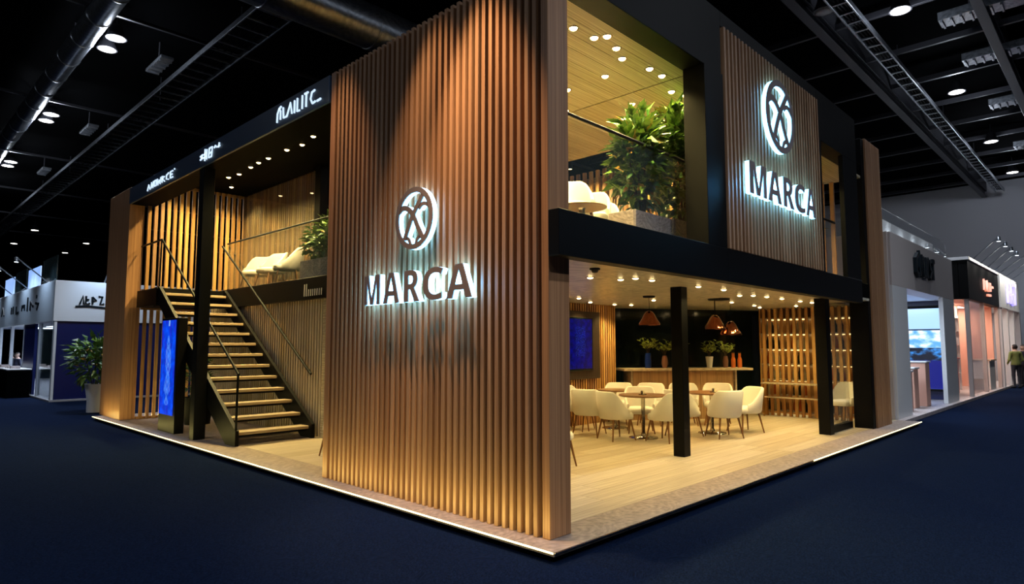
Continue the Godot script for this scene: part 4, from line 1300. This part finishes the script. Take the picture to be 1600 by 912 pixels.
	for p in [[1.62, -6.97], [1.71, -7.55], [1.66, -8.05], [1.66, -8.83], [1.66, -9.27], [1.69, -9.71], [1.75, -10.43], [1.7, -10.87], [1.1, -11.7], [2.1, -11.7]]:
		n_stair += 1
		downlight(Vector3(p[0], 5.32, p[1]), E_STAIR, "small downlight over the staircase, %s from the slatted wall" % ["first", "second", "third", "fourth", "fifth", "sixth", "seventh", "eighth", "ninth", "tenth"][n_stair], "stairwell downlights", 65.0)

# ---------------------------------------------------------------- neighbours
func booth_spot(t: Node3D, at: Vector3, dir: Vector3, e: float, c := Color(1.0, 0.97, 0.92)):
	var s := part(t, "arm_spot", lathe([Vector2(0.0, 0.16), Vector2(0.05, 0.15), Vector2(0.06, 0.0), Vector2(0.05, 0.0)], 12), M.steel, at)
	part(s, "lens", lathe([Vector2(0.0, -0.004), Vector2(0.055, -0.004)], 12), M.cool_lens)
	spot(t, at - Vector3(0, 0.03, 0) + dir.normalized() * 0.03, e, c, 60.0, 0.05, dir)

func neighbours():
	# ---- left: blue and white stand
	var t := thing("blue_stand", "neighbouring stand with navy walls under a white fascia at far left", "exhibition stand")
	bx(t, "base", Vector3(0.3, GY, -36), Vector3(7.0, GY + 0.06, -20.1), M.grey_paint)
	bx(t, "navy_wall", Vector3(0.42, GY + 0.06, -20.35), Vector3(7.0, 2.35, -20.2), M.navy_panel)
	bx(t, "corner_post", Vector3(0.34, GY + 0.06, -20.36), Vector3(0.41, 2.35, -20.17), M.white_paint)
	bx(t, "fascia", Vector3(0.3, 2.35, -20.3), Vector3(7.0, 3.6, -20.15), M.white_paint)
	bx(t, "fascia", Vector3(0.3, 2.35, -36), Vector3(0.45, 3.6, -20.305), M.white_paint)
	bx(t, "roof", Vector3(0.46, 3.45, -36), Vector3(7.0, 3.55, -20.31), M.blackout)
	bx(t, "ceiling", Vector3(0.46, 2.4, -36), Vector3(7.0, 2.5, -20.36), M.white_paint)
	bx(t, "back_wall", Vector3(4.0, GY + 0.06, -36), Vector3(4.1, 2.4, -20.36), M.navy_panel)
	for i in 5:
		var z := -22.6 - i * 2.7
		bx(t, "front_post", Vector3(0.36, GY + 0.06, z - 0.05), Vector3(0.46, 2.35, z + 0.05), M.white_paint)
	bx(t, "side_pane", Vector3(0.39, GY + 0.06, -22.5), Vector3(0.405, 2.35, -20.38), M.tinted_pane, 0.0)
	bx(t, "navy_panel", Vector3(0.37, GY + 0.06, -25.2), Vector3(0.45, 2.35, -23.3), M.navy_panel)
	bx(t, "lit_panel", Vector3(3.9, 0.5, -35.0), Vector3(3.99, 2.2, -26.5), M.lit_panel)
	for i in 4:
		area(t, Vector3(2.2, 2.38, -22.5 - i * 3.2), 7.0, Color(0.75, 0.86, 1.0), Vector2(1.0, 1.0), Vector3(0, -1, 0))
		bx(t, "light_panel", Vector3(1.7, 2.385, -23.0 - i * 3.2), Vector3(2.7, 2.399, -22.0 - i * 3.2), M.cool_lens, 0.0)
	for i in 4:
		booth_spot(t, Vector3(-0.5, 4.2, -21.5 - i * 3.4), Vector3(0.8, -0.9, 0), 1.7, Color(0.72, 0.85, 1.0))
		part(t, "spot_arm", tube([Vector3(-0.5, 4.34, -21.5 - i * 3.4), Vector3(0.37, 3.6, -21.5 - i * 3.4)], 0.02, 6), M.steel)
	booth_spot(t, Vector3(1.6, 4.2, -19.3), Vector3(0, -0.9, -0.8), 2.0, Color(0.72, 0.85, 1.0))
	part(t, "spot_arm", tube([Vector3(1.6, 4.34, -19.3), Vector3(1.6, 3.6, -20.2)], 0.02, 6), M.steel)
	# upper glass deck of that stand
	for i in 4:
		bx(t, "deck_pane", Vector3(0.5, 3.62, -23.4 - i * 2.6), Vector3(0.53, 4.5 - 0.12 * (i % 2), -21.2 - i * 2.6), M.lit_panel if i % 2 == 1 else M.tinted_pane, 0.0)
	# its lettering
	var s := thing("stand_lettering", "dark broken lettering on the long white fascia of the blue stand", "sign", Vector3(0.3, 0, 0), -PI / 2)
	glyphs(s, [[[[0, 0.1], [0.1, 0.8], [0.25, 0.1]]], [[[0.9, 0.1], [0.9, 0.7]], [[1.05, 0.1], [1.05, 0.75]]], [[[1.3, 0.7], [1.3, 0.1], [1.5, 0.15]]], [[[1.75, 0.2], [1.75, 0.6], [1.95, 0.6], [1.95, 0.2]]], [[[2.15, 1.2], [2.15, 0.1]]], [[[2.35, 0.1], [2.35, 0.8], [2.55, 0.4]]], [[[2.7, 0.6], [2.9, 0.5], [2.8, 0.1]], [[2.75, 0.95], [2.75, 1.2]]]],
		-30.0, 2.75, 2.6, 0.45, 0.09, 0.002, 0.03, M.dark_print)
	s = thing("stand_lettering", "dark green broken lettering on the white fascia facing the aisle at left", "sign", Vector3(0, 0, -20.15), 0)
	glyphs(s, [[[[0, 0.3], [0.15, 0.9], [0.2, 0.3]]], [[[0.3, 0.9], [0.3, 0.35], [0.5, 0.4]], [[0.3, 0.65], [0.45, 0.65]]], [[[0.6, 0.85], [0.62, 0.35]], [[0.6, 0.85], [0.8, 0.6], [0.62, 0.55]]], [[[0.9, 0.9], [1.1, 0.9], [1.0, 0.35], [1.2, 0.4]]], [[[-0.2, 0.15], [0.4, 0.2], [1.3, 0.12]]]],
		0.95, 2.75, 0.55, 0.45, 0.05, 0.002, 0.03, M.dark_print)
	# tables and people at the blue stand
	for i in 4:
		var z := -23.6 - i * 2.0
		var c := thing("display_table", "dark cloth covered display table in front of the blue stand, %s from its corner" % ["first", "second", "third", "fourth"][i], "table", Vector3(-0.5, GY, z), 0.0, "display tables of the blue stand")
		bx(c, "cloth", Vector3(0.12, 0, -0.8), Vector3(0.75, 0.9, 0.8), M.blackout, 0.02)
		bx(c, "tabletop", Vector3(0.1, 0.9, -0.82), Vector3(0.77, 0.94, 0.82), M.white_paint, 0.006)
		for k in 3:
			bx(c, "leaflet_stack", Vector3(0.25, 0.94, -0.6 + k * 0.45), Vector3(0.5, 0.97 + 0.03 * k, -0.35 + k * 0.45), M.planter, 0.003)
	person("person", "seated person in dark clothes behind the display tables, nearer the left edge", Vector3(1.3, GY + 0.06, -34.2), -PI / 2, Color(0.02, 0.02, 0.03), Color(0.015, 0.015, 0.02), 0.3, true)
	person("person", "seated person in dark clothes behind the display tables, nearer the navy panel", Vector3(1.3, GY + 0.06, -32.7), -PI / 2 + 0.3, Color(0.025, 0.025, 0.045), Color(0.015, 0.015, 0.02), 0.2, true)
	for z in [-34.2, -32.7]:
		var so := thing("stool", "dark stool under the seated person nearer the %s" % ("left edge" if z < -34.0 else "navy panel"), "stool", Vector3(1.34, GY + 0.06, z))
		part(so, "seat", lathe([Vector2(0.0, 0.43), Vector2(0.17, 0.43), Vector2(0.18, 0.4), Vector2(0.0, 0.39)], 16), M.blackout)
		part(so, "post", lathe([Vector2(0.03, 0.39), Vector2(0.03, 0.03), Vector2(0.2, 0.02), Vector2(0.2, 0.0)], 14), M.dark_steel)
	# potted plant beside the left pillar
	var pp := thing("potted_palm", "leafy plant in a tall white pot outside the left pillar", "plant", Vector3(0.55, GY, -15.9))
	part(pp, "pot", lathe([Vector2(0.0, 0.0), Vector2(0.2, 0.0), Vector2(0.2, 0.3), Vector2(0.27, 0.72), Vector2(0.24, 0.72), Vector2(0.22, 0.66), Vector2(0.0, 0.66)], 20), M.white_paint)
	foliage(pp, 420, Vector3(0.0, 1.35, 0), Vector3(0.62, 0.6, 0.62), 0.26, 8)
	# ---- right: row of stands
	solo("aisle_platform", Vector3(12.02, GY, -6.0), Vector3(34.0, 0.0, -0.32), M.planter, "pale raised platform under the row of stands along the right aisle", "platform")
	t = thing("white_stand", "tall pale stand with a blue lit display room next to the slatted pillar", "exhibition stand")
	bx(t, "side_wall", Vector3(12.02, 0, -5.0), Vector3(12.1, 4.15, -0.5), M.warm_grey)
	bx(t, "left_pier", Vector3(12.1, 0, -0.58), Vector3(13.35, 2.95, -0.45), M.white_paint)
	bx(t, "fascia", Vector3(12.1, 2.95, -0.9), Vector3(18.9, 4.15, -0.45), M.warm_grey)
	bx(t, "right_pier", Vector3(17.35, 0, -0.56), Vector3(18.9, 2.95, -0.45), M.white_paint)
	bx(t, "ceiling", Vector3(12.1, 2.95, -5.0), Vector3(18.9, 3.05, -0.9), M.white_paint)
	bx(t, "back_wall", Vector3(12.1, 0, -5.0), Vector3(18.9, 2.95, -4.85), M.white_paint)
	bx(t, "room_end_wall", Vector3(18.78, 0, -4.85), Vector3(18.9, 2.95, -0.57), M.navy_panel)
	bx(t, "upstand_pane", Vector3(12.1, 4.15, -0.6), Vector3(18.9, 4.7, -0.58), M.tinted_pane, 0.0)
	bx(t, "upstand_pane", Vector3(12.05, 4.15, -4.0), Vector3(12.07, 4.7, -0.58), M.tinted_pane, 0.0)
	bx(t, "upstand_back", Vector3(12.1, 4.15, -0.95), Vector3(18.9, 4.68, -0.9), M.white_paint)
	for i in 5:
		var g := bx(t, "upstand_light", Vector3(12.5 + i * 1.25, 4.16, -0.78), Vector3(12.75 + i * 1.25, 4.22, -0.7), M.cool_lens, 0.004)
		g.set_meta("label", "glowing upstand light")
		area(t, Vector3(12.62 + i * 1.25, 4.24, -0.74), 0.35, Color(0.9, 0.95, 1.0), Vector2(0.25, 0.08), Vector3(0, 1, 0))
	area(t, Vector3(14.8, 2.93, -2.4), 10.0, Color(0.8, 0.9, 1.0), Vector2(3.0, 1.6), Vector3(0, -1, 0))
	bx(t, "light_panel", Vector3(13.3, 2.935, -3.2), Vector3(16.3, 2.949, -1.6), M.cool_lens, 0.0)
	# display screen wall seen through the opening
	var dw := thing("display_screen", "large screen with white and deep blue picture inside the pale stand", "screen")
	bx(dw, "frame", Vector3(18.6, 0.25, -3.6), Vector3(18.77, 2.8, -0.7), M.black)
	var im := Image.create(128, 128, false, Image.FORMAT_RGB8)
	var n := FastNoiseLite.new()
	n.seed = 31
	n.frequency = 0.05
	for y in 128:
		for x in 128:
			var v := n.get_noise_2d(x, y * 1.6)
			var c := Color(0.62, 0.78, 0.95)
			if y > 34: c = Color(0.35, 0.62, 0.95).lerp(Color(0.9, 0.95, 1.0), clamp(0.5 + v * 1.5, 0.0, 1.0))
			if y > 62: c = Color(0.02, 0.05, 0.12).lerp(Color(0.2, 0.5, 0.8), clamp(v * 2.0, 0.0, 1.0))
			if y > 82: c = Color(0.01, 0.04, 0.42)
			if y in [33, 34]: c = Color(0.05, 0.1, 0.2)
			im.set_pixel(x, y, c)
	var q := QuadMesh.new()
	q.size = Vector2(2.75, 2.4)
	part(dw, "screen", q, screen("booth_screen", im, 1.5), Vector3(18.595, 1.52, -2.15), Vector3(0, -PI / 2, 0))
	area(dw, Vector3(18.55, 1.52, -2.15), 1.5, Color(0.4, 0.6, 1.0), Vector2(2.5, 2.4), Vector3(-1, 0, 0))
	for a in [[14.3, -0.9, 0.95], [15.4, -1.0, 1.0], [16.2, -0.9, 1.15]]:
		var p := thing("display_plinth", "pale wooden display plinth inside the pale stand, %s from the slatted pillar" % ["first", "second", "third"][[14.3, 15.4, 16.2].find(a[0])], "plinth", Vector3(a[0], 0, a[1]), 0.0, "display plinths")
		bx(p, "body", Vector3(-0.22, 0, -0.22), Vector3(0.22, a[2], 0.22), M.pink_wall, 0.01)
		bx(p, "cap", Vector3(-0.25, a[2], -0.25), Vector3(0.25, a[2] + 0.04, 0.25), M.white_paint, 0.006)
	var bp := thing("plinth_plant", "small green plant in a bowl on the first display plinth", "plant", Vector3(14.3, 0.99, -0.9))
	part(bp, "bowl", lathe([Vector2(0.0, 0.0), Vector2(0.1, 0.0), Vector2(0.16, 0.12), Vector2(0.0, 0.1)], 14), M.blackout)
	foliage(bp, 90, Vector3(0, 0.22, 0), Vector3(0.2, 0.12, 0.2), 0.1, 3)
	s = thing("stand_lettering", "dark metal broken lettering standing on the pale fascia at right", "sign", Vector3(0, 0, -0.45), 0)
	glyphs(s, [[[[0.25, 0.9], [0.05, 0.7], [0.05, 0.2], [0.25, 0.05]]], [[[0.4, 0.05], [0.4, 1.0], [0.6, 0.1], [0.62, 0.95]]], [[[0.75, 0.9], [0.8, 0.1], [1.0, 0.1], [1.02, 0.9]]], [[[1.15, 0.05], [1.15, 0.9]], [[1.15, 0.5], [1.3, 0.9]]], [[[1.6, 0.85], [1.42, 0.8], [1.45, 0.5], [1.6, 0.4], [1.45, 0.05]]], [[[1.8, 0.95], [1.8, 0.05]], [[1.7, 0.85], [1.95, 0.85]]]],
		14.1, 3.3, 1.05, 0.62, 0.11, 0.004, 0.08, M.dark_print)
	# black fascia stand
	t = thing("black_fascia_stand", "glass fronted stand with black fascia and warm pink interior at right", "exhibition stand")
	bx(t, "fascia", Vector3(20.8, 3.1, -0.6), Vector3(27.2, 4.35, -0.35), M.black)
	bx(t, "fascia", Vector3(20.8, 3.1, -4.5), Vector3(21.05, 4.35, -0.605), M.black)
	bx(t, "top_trim", Vector3(20.75, 4.35, -4.5), Vector3(27.2, 4.45, -0.3), M.white_paint)
	bx(t, "ceiling", Vector3(21.05, 3.1, -4.5), Vector3(27.2, 3.2, -0.6), M.pink_wall)
	bx(t, "back_wall", Vector3(20.8, 0, -4.6), Vector3(27.2, 3.1, -4.5), M.pink_wall)
	bx(t, "end_wall", Vector3(27.1, 0, -4.5), Vector3(27.2, 3.1, -0.6), M.pink_wall)
	bx(t, "partition", Vector3(24.6, 0, -3.6), Vector3(24.7, 3.1, -1.3), M.pink_wall)
	for x in [20.85, 23.7, 27.0]:
		bx(t, "post", Vector3(x, 0, -0.5), Vector3(x + 0.1, 3.1, -0.38), M.warm_grey)
	bx(t, "front_pane", Vector3(20.96, 0.02, -0.45), Vector3(23.7, 3.1, -0.44), M.pane, 0.0)
	bx(t, "side_pane", Vector3(20.9, 0.02, -4.4), Vector3(20.91, 3.1, -0.5), M.pane, 0.0)
	for i in 3:
		area(t, Vector3(22 + i * 2.0, 3.08, -1.8), 6.5, Color(1.0, 0.82, 0.72), Vector2(1.2, 0.8), Vector3(0, -1, 0))
		bx(t, "light_panel", Vector3(21.4 + i * 2.0, 3.085, -2.2), Vector3(22.6 + i * 2.0, 3.099, -1.4), M.hall_lens, 0.0)
	for i in 4:
		booth_spot(t, Vector3(21.6 + i * 1.5, 4.95, 0.4), Vector3(0, -0.9, -0.9), 3.0)
		part(t, "spot_arm", tube([Vector3(21.6 + i * 1.5, 5.09, 0.4), Vector3(21.6 + i * 1.5, 4.4, -0.35)], 0.02, 6), M.steel)
	s = thing("stand_lettering", "warm glowing broken lettering on the black fascia facing the right aisle", "sign", Vector3(0, 0, -0.35), 0)
	glyphs(s, [[[[0, 0.1], [0.0, 0.8], [0.2, 0.1], [0.2, 0.8]]], [[[0.35, 0.1], [0.45, 0.8], [0.6, 0.1]]], [[[0.75, 0.2], [0.75, 0.7], [0.95, 0.7], [0.95, 0.2], [0.75, 0.2]]], [[[1.1, 0.5], [1.3, 0.5]]], [[[0.4, -0.2], [0.9, -0.15]]]],
		23.6, 3.5, 1.5, 0.5, 0.08, 0.004, 0.06, M.pink_sign)
	s = thing("stand_lettering", "white broken emblem on the side of the black fascia at right", "sign", Vector3(20.8, 0, 0), -PI / 2)
	glyphs(s, [[[[0, 0.9], [0.3, 1.1], [0.5, 0.8], [0.2, 0.6], [0.0, 0.9]]], [[[0.6, 0.7], [0.8, 1.0]]], [[[0.0, 0.3], [0.7, 0.35]]], [[[0.1, 0.1], [0.6, 0.12]]]],
		-2.0, 3.3, 1.2, 0.75, 0.08, 0.004, 0.04, M.fascia_letter)
	var rc := thing("red_counter", "glossy red display counter inside the black fascia stand", "counter", Vector3(21.8, 0, -1.6))
	bx(rc, "body", Vector3(-0.6, 0, -0.8), Vector3(0.6, 1.15, 0.6), M.red_panel, 0.02)
	bx(rc, "top", Vector3(-0.65, 1.15, -0.85), Vector3(0.65, 1.2, 0.65), M.red_panel, 0.01)
	var mq := thing("dress_form", "dark red dress form standing behind the red counter", "mannequin", Vector3(22, 0.0, -2.9))
	part(mq, "torso", lathe([Vector2(0.03, 2.05), Vector2(0.05, 1.95), Vector2(0.17, 1.85), Vector2(0.19, 1.65), Vector2(0.13, 1.4), Vector2(0.2, 1.15), Vector2(0.16, 1.05), Vector2(0.0, 1.05)], 16), M.red_panel)
	part(mq, "stand", lathe([Vector2(0.015, 1.05), Vector2(0.015, 0.04), Vector2(0.2, 0.02), Vector2(0.2, 0.0)], 14), M.dark_steel)
	var dsp := thing("goods_shelf", "shelf of orange and dark goods in the black fascia stand", "shelf", Vector3(24.5, 0, -1.9))
	for k in 5:
		bx(dsp, "shelf_board", Vector3(-0.35, 0.6 + k * 0.5, -0.6), Vector3(0.08, 0.63 + k * 0.5, 0.6), M.white_paint, 0.003)
	bx(dsp, "upright", Vector3(0.05, 0, -0.62), Vector3(0.09, 2.7, 0.62), M.white_paint, 0.003)
	for k in 4:
		for i in 5:
			var o := part(self, numbered("boxed_good"), cbox(Vector3(0.16, 0.22 + 0.05 * ((i + k) % 3), 0.16), 0.01), [M.amber, M.red_panel, M.blackout][(i * 2 + k) % 3], Vector3(24.35, 0.63 + k * 0.5 + (0.22 + 0.05 * ((i + k) % 3)) * 0.5, -2.36 + i * 0.22))
			tag(o, "small coloured box on the goods shelf, %s shelf from the bottom" % ["first", "second", "third", "fourth"][k], "box", "boxed goods on the shelf")
	var wc := thing("white_counter", "white curved reception counter before the pink interior at right", "counter", Vector3(25.6, 0, -0.75))
	part(wc, "body", prism([Vector2(-0.7, -0.3), Vector2(0.5, -0.3), Vector2(0.7, 0.0), Vector2(0.5, 0.28), Vector2(-0.7, 0.28)], 0.0, 1.05), M.white_paint)
	part(wc, "top", prism([Vector2(-0.75, -0.35), Vector2(0.55, -0.35), Vector2(0.78, 0.0), Vector2(0.55, 0.33), Vector2(-0.75, 0.33)], 1.05, 1.1), M.counter_top)
	# white and purple stand
	t = thing("purple_sign_stand", "farthest white stand with glowing purple sign along the right aisle", "exhibition stand")
	bx(t, "fascia", Vector3(27.3, 3.1, -0.6), Vector3(33.0, 4.45, -0.3), M.white_paint)
	bx(t, "ceiling", Vector3(27.3, 3.1, -4.5), Vector3(33.0, 3.2, -0.6), M.white_paint)
	bx(t, "back_wall", Vector3(27.3, 0, -4.6), Vector3(33.0, 3.1, -4.5), M.grey_paint)
	bx(t, "end_wall", Vector3(32.8, 0, -4.5), Vector3(33.0, 3.1, -0.3), M.grey_paint)
	for x in [27.35, 29.2, 31.0]:
		bx(t, "post", Vector3(x, 0, -0.55), Vector3(x + 0.22, 3.1, -0.33), M.white_paint)
	for i in 2:
		area(t, Vector3(28.3 + i * 2.6, 3.08, -2.0), 4.0, Color(1.0, 0.95, 0.95), Vector2(1.4, 1.0), Vector3(0, -1, 0))
		bx(t, "light_panel", Vector3(27.6 + i * 2.6, 3.085, -2.5), Vector3(29.0 + i * 2.6, 3.099, -1.5), M.hall_lens, 0.0)
	for i in 3:
		booth_spot(t, Vector3(27.8 + i * 1.8, 5.0, 0.5), Vector3(0, -0.9, -0.9), 4.0)
		part(t, "spot_arm", tube([Vector3(27.8 + i * 1.8, 5.14, 0.5), Vector3(27.8 + i * 1.8, 4.45, -0.4)], 0.02, 6), M.steel)
	s = thing("stand_lettering", "glowing purple broken lettering on the farthest white fascia", "sign", Vector3(0, 0, -0.3), 0)
	glyphs(s, [[[[0, 0.0], [0.0, 1.0], [0.4, 1.0], [0.4, 0.5], [0.0, 0.5]]], [[[0.7, 0.0], [0.7, 0.9], [1.05, 0.5], [0.7, 0.4], [1.1, 0.0]]], [[[1.4, 1.0], [1.9, 1.0]], [[1.65, 1.0], [1.65, 0.0]]]],
		29.0, 3.35, 1.3, 0.85, 0.16, 0.004, 0.08, M.purple_sign)
	person("person", "person in a yellow-green top standing in the far right aisle", Vector3(28.6, GY, -0.10), 2.2, Color(0.16, 0.18, 0.04), Color(0.02, 0.02, 0.03), 0.35)
	person("person", "person in a dark suit standing in the far right aisle", Vector3(29.7, GY, 0.05), -1.9, Color(0.012, 0.014, 0.025), Color(0.012, 0.012, 0.02), 0.2)

# ---------------------------------------------------------------- people
func sd_bone(p: Vector3, a: Vector3, b: Vector3, ra: float, rb: float) -> float:
	var ab := b - a
	var h: float = clamp((p - a).dot(ab) / ab.length_squared(), 0.0, 1.0)
	return (p - a - ab * h).length() - lerp(ra, rb, h)

func body_mesh(coat: Color, legs: Color, bend: float, seated := false) -> ArrayMesh:
	# joints of a standing figure 1.74 m tall, facing +z
	var B := [
		[Vector3(0, 0.98, 0), Vector3(0, 1.18, 0.01), 0.145, 0.135], [Vector3(0, 1.18, 0.01), Vector3(0, 1.38, 0), 0.135, 0.14],
		[Vector3(-0.12, 1.40, 0), Vector3(0.12, 1.40, 0), 0.085, 0.085], [Vector3(0, 1.42, 0), Vector3(0, 1.54, 0.02), 0.06, 0.055],
		[Vector3(0, 1.60, 0.03), Vector3(0, 1.66, 0.01), 0.085, 0.095], [Vector3(0, 1.55, 0.06), Vector3(0, 1.60, 0.05), 0.05, 0.06], [Vector3(0, 1.60, 0.11), Vector3(0, 1.585, 0.135), 0.012, 0.014]]
	for s in [-1.0, 1.0]:
		var el := Vector3(s * 0.25, 1.12, -0.02)
		var wr := Vector3(s * (0.25 - 0.12 * bend), 0.90 + 0.35 * bend, 0.05 + 0.55 * bend * 0.4)
		B.append([Vector3(s * 0.17, 1.40, 0), el, 0.062, 0.048])
		B.append([el, wr, 0.048, 0.032])
		B.append([wr, wr + (wr - el).normalized() * 0.09, 0.034, 0.036])
		if seated:
			B.append([Vector3(s * 0.09, 0.95, 0), Vector3(s * 0.12, 0.93, 0.42), 0.095, 0.065])
			B.append([Vector3(s * 0.12, 0.93, 0.42), Vector3(s * 0.12, 0.49, 0.38), 0.062, 0.042])
			B.append([Vector3(s * 0.12, 0.46, 0.37), Vector3(s * 0.13, 0.45, 0.56), 0.045, 0.035])
			B.append([Vector3(s * 0.095, 1.60, 0.0), Vector3(s * 0.1, 1.63, 0.0), 0.012, 0.014])
			continue
		B.append([Vector3(s * 0.09, 0.95, 0), Vector3(s * 0.10, 0.52, 0.02), 0.095, 0.062])
		B.append([Vector3(s * 0.10, 0.52, 0.02), Vector3(s * 0.10, 0.08, -0.02), 0.062, 0.042])
		B.append([Vector3(s * 0.10, 0.05, -0.03), Vector3(s * 0.12, 0.04, 0.16), 0.045, 0.035])
		B.append([Vector3(s * 0.095, 1.60, 0.0), Vector3(s * 0.1, 1.63, 0.0), 0.012, 0.014])
	var cell := 0.03
	var lo := Vector3(-0.36, -0.03, -0.24)
	var dim := Vector3i(25, 62, 31 if seated else 20)
	var val := PackedFloat32Array()
	val.resize(dim.x * dim.y * dim.z)
	for z in dim.z:
		for y in dim.y:
			for x in dim.x:
				var p := lo + Vector3(x, y, z) * cell
				var d := 10.0
				for b in B:
					if p.y > max(b[0].y, b[1].y) + 0.25 or p.y < min(b[0].y, b[1].y) - 0.25: continue
					var e := sd_bone(p, b[0], b[1], b[2], b[3])
					var k := 0.035
					var h: float = clamp(0.5 + 0.5 * (d - e) / k, 0.0, 1.0)
					d = lerp(d, e, h) - k * h * (1.0 - h)
				val[x + dim.x * (y + dim.y * z)] = d
	var idx := {}
	var verts := []
	var at := func(x, y, z): return val[x + dim.x * (y + dim.y * z)]
	for z in dim.z - 1:
		for y in dim.y - 1:
			for x in dim.x - 1:
				var sum := Vector3.ZERO
				var cnt := 0
				for e in [[0, 0, 0, 1, 0, 0], [0, 1, 0, 1, 1, 0], [0, 0, 1, 1, 0, 1], [0, 1, 1, 1, 1, 1], [0, 0, 0, 0, 1, 0], [1, 0, 0, 1, 1, 0], [0, 0, 1, 0, 1, 1], [1, 0, 1, 1, 1, 1], [0, 0, 0, 0, 0, 1], [1, 0, 0, 1, 0, 1], [0, 1, 0, 0, 1, 1], [1, 1, 0, 1, 1, 1]]:
					var a: float = at.call(x + e[0], y + e[1], z + e[2])
					var b: float = at.call(x + e[3], y + e[4], z + e[5])
					if (a < 0.0) != (b < 0.0):
						var t := a / (a - b)
						sum += Vector3(x + lerp(float(e[0]), float(e[3]), t), y + lerp(float(e[1]), float(e[4]), t), z + lerp(float(e[2]), float(e[5]), t))
						cnt += 1
				if cnt > 0:
					idx[Vector3i(x, y, z)] = verts.size()
					verts.append(lo + sum / cnt * cell)
	var st := begin()
	st.set_smooth_group(0)
	var skin := Color(0.45, 0.27, 0.19)
	var hair := Color(0.02, 0.014, 0.01)
	var put := func(i):
		var v: Vector3 = verts[i]
		var c := coat
		if (v.y < 0.92 and abs(v.x) < 0.21) or (seated and v.z > 0.16 and v.y < 1.03 and abs(v.x) < 0.19): c = legs
		if v.y < (0.5 if seated else 0.09): c = Color(0.01, 0.01, 0.01)
		if v.y > 1.47: c = skin
		if v.y > 1.69 or (v.y > 1.56 and v.z < -0.01): c = hair
		st.set_color(c)
		st.add_vertex(v)
	for key in idx:
		var k: Vector3i = key
		for ax in 3:
			var e := Vector3i.ZERO
			e[ax] = 1
			var a: float = at.call(k.x, k.y, k.z)
			var b: float = at.call(k.x + e.x, k.y + e.y, k.z + e.z)
			if (a < 0.0) == (b < 0.0): continue
			var u := Vector3i.ZERO
			var w := Vector3i.ZERO
			u[(ax + 1) % 3] = 1
			w[(ax + 2) % 3] = 1
			if not (idx.has(k - u) and idx.has(k - w) and idx.has(k - u - w)): continue
			var q := [idx[k], idx[k - u], idx[k - u - w], idx[k - w]]
			if a < 0.0: q.reverse()
			for i in [0, 1, 2, 0, 2, 3]: put.call(q[i])
	# five fingers on each hand
	for s in [-1.0, 1.0]:
		var el := Vector3(s * 0.25, 1.12, -0.02)
		var wr := Vector3(s * (0.25 - 0.12 * bend), 0.90 + 0.35 * bend, 0.05 + 0.55 * bend * 0.4)
		var d := (wr - el).normalized()
		var side := d.cross(Vector3(s, 0, 0)).normalized()
		var palm := wr + d * 0.1
		for f in 5:
			st.set_color(skin)
			if f < 4:
				var o: Vector3 = palm + side * (f - 1.5) * 0.021
				var l: float = [0.07, 0.08, 0.075, 0.06][f]
				tube_into(st, [o, o + d * l * 0.55, o + d * l + Vector3(-s * 0.02, 0, 0)], [0.01, 0.009, 0.007], 5)
			else:
				var o: Vector3 = wr + d * 0.04 + side * 0.035
				tube_into(st, [o, o + d * 0.03 + side * 0.03, o + d * 0.065 + side * 0.035], [0.012, 0.01, 0.008], 5)
	return done(st)

func person(called: String, label: String, at: Vector3, turn: float, coat: Color, legs: Color, bend: float, seated := false):
	var o := part(self, numbered(called), body_mesh(coat, legs, bend, seated), M.person, at - Vector3(0, 0.41 if seated else 0.0, 0), Vector3(0, turn, 0))
	tag(o, label, "person")
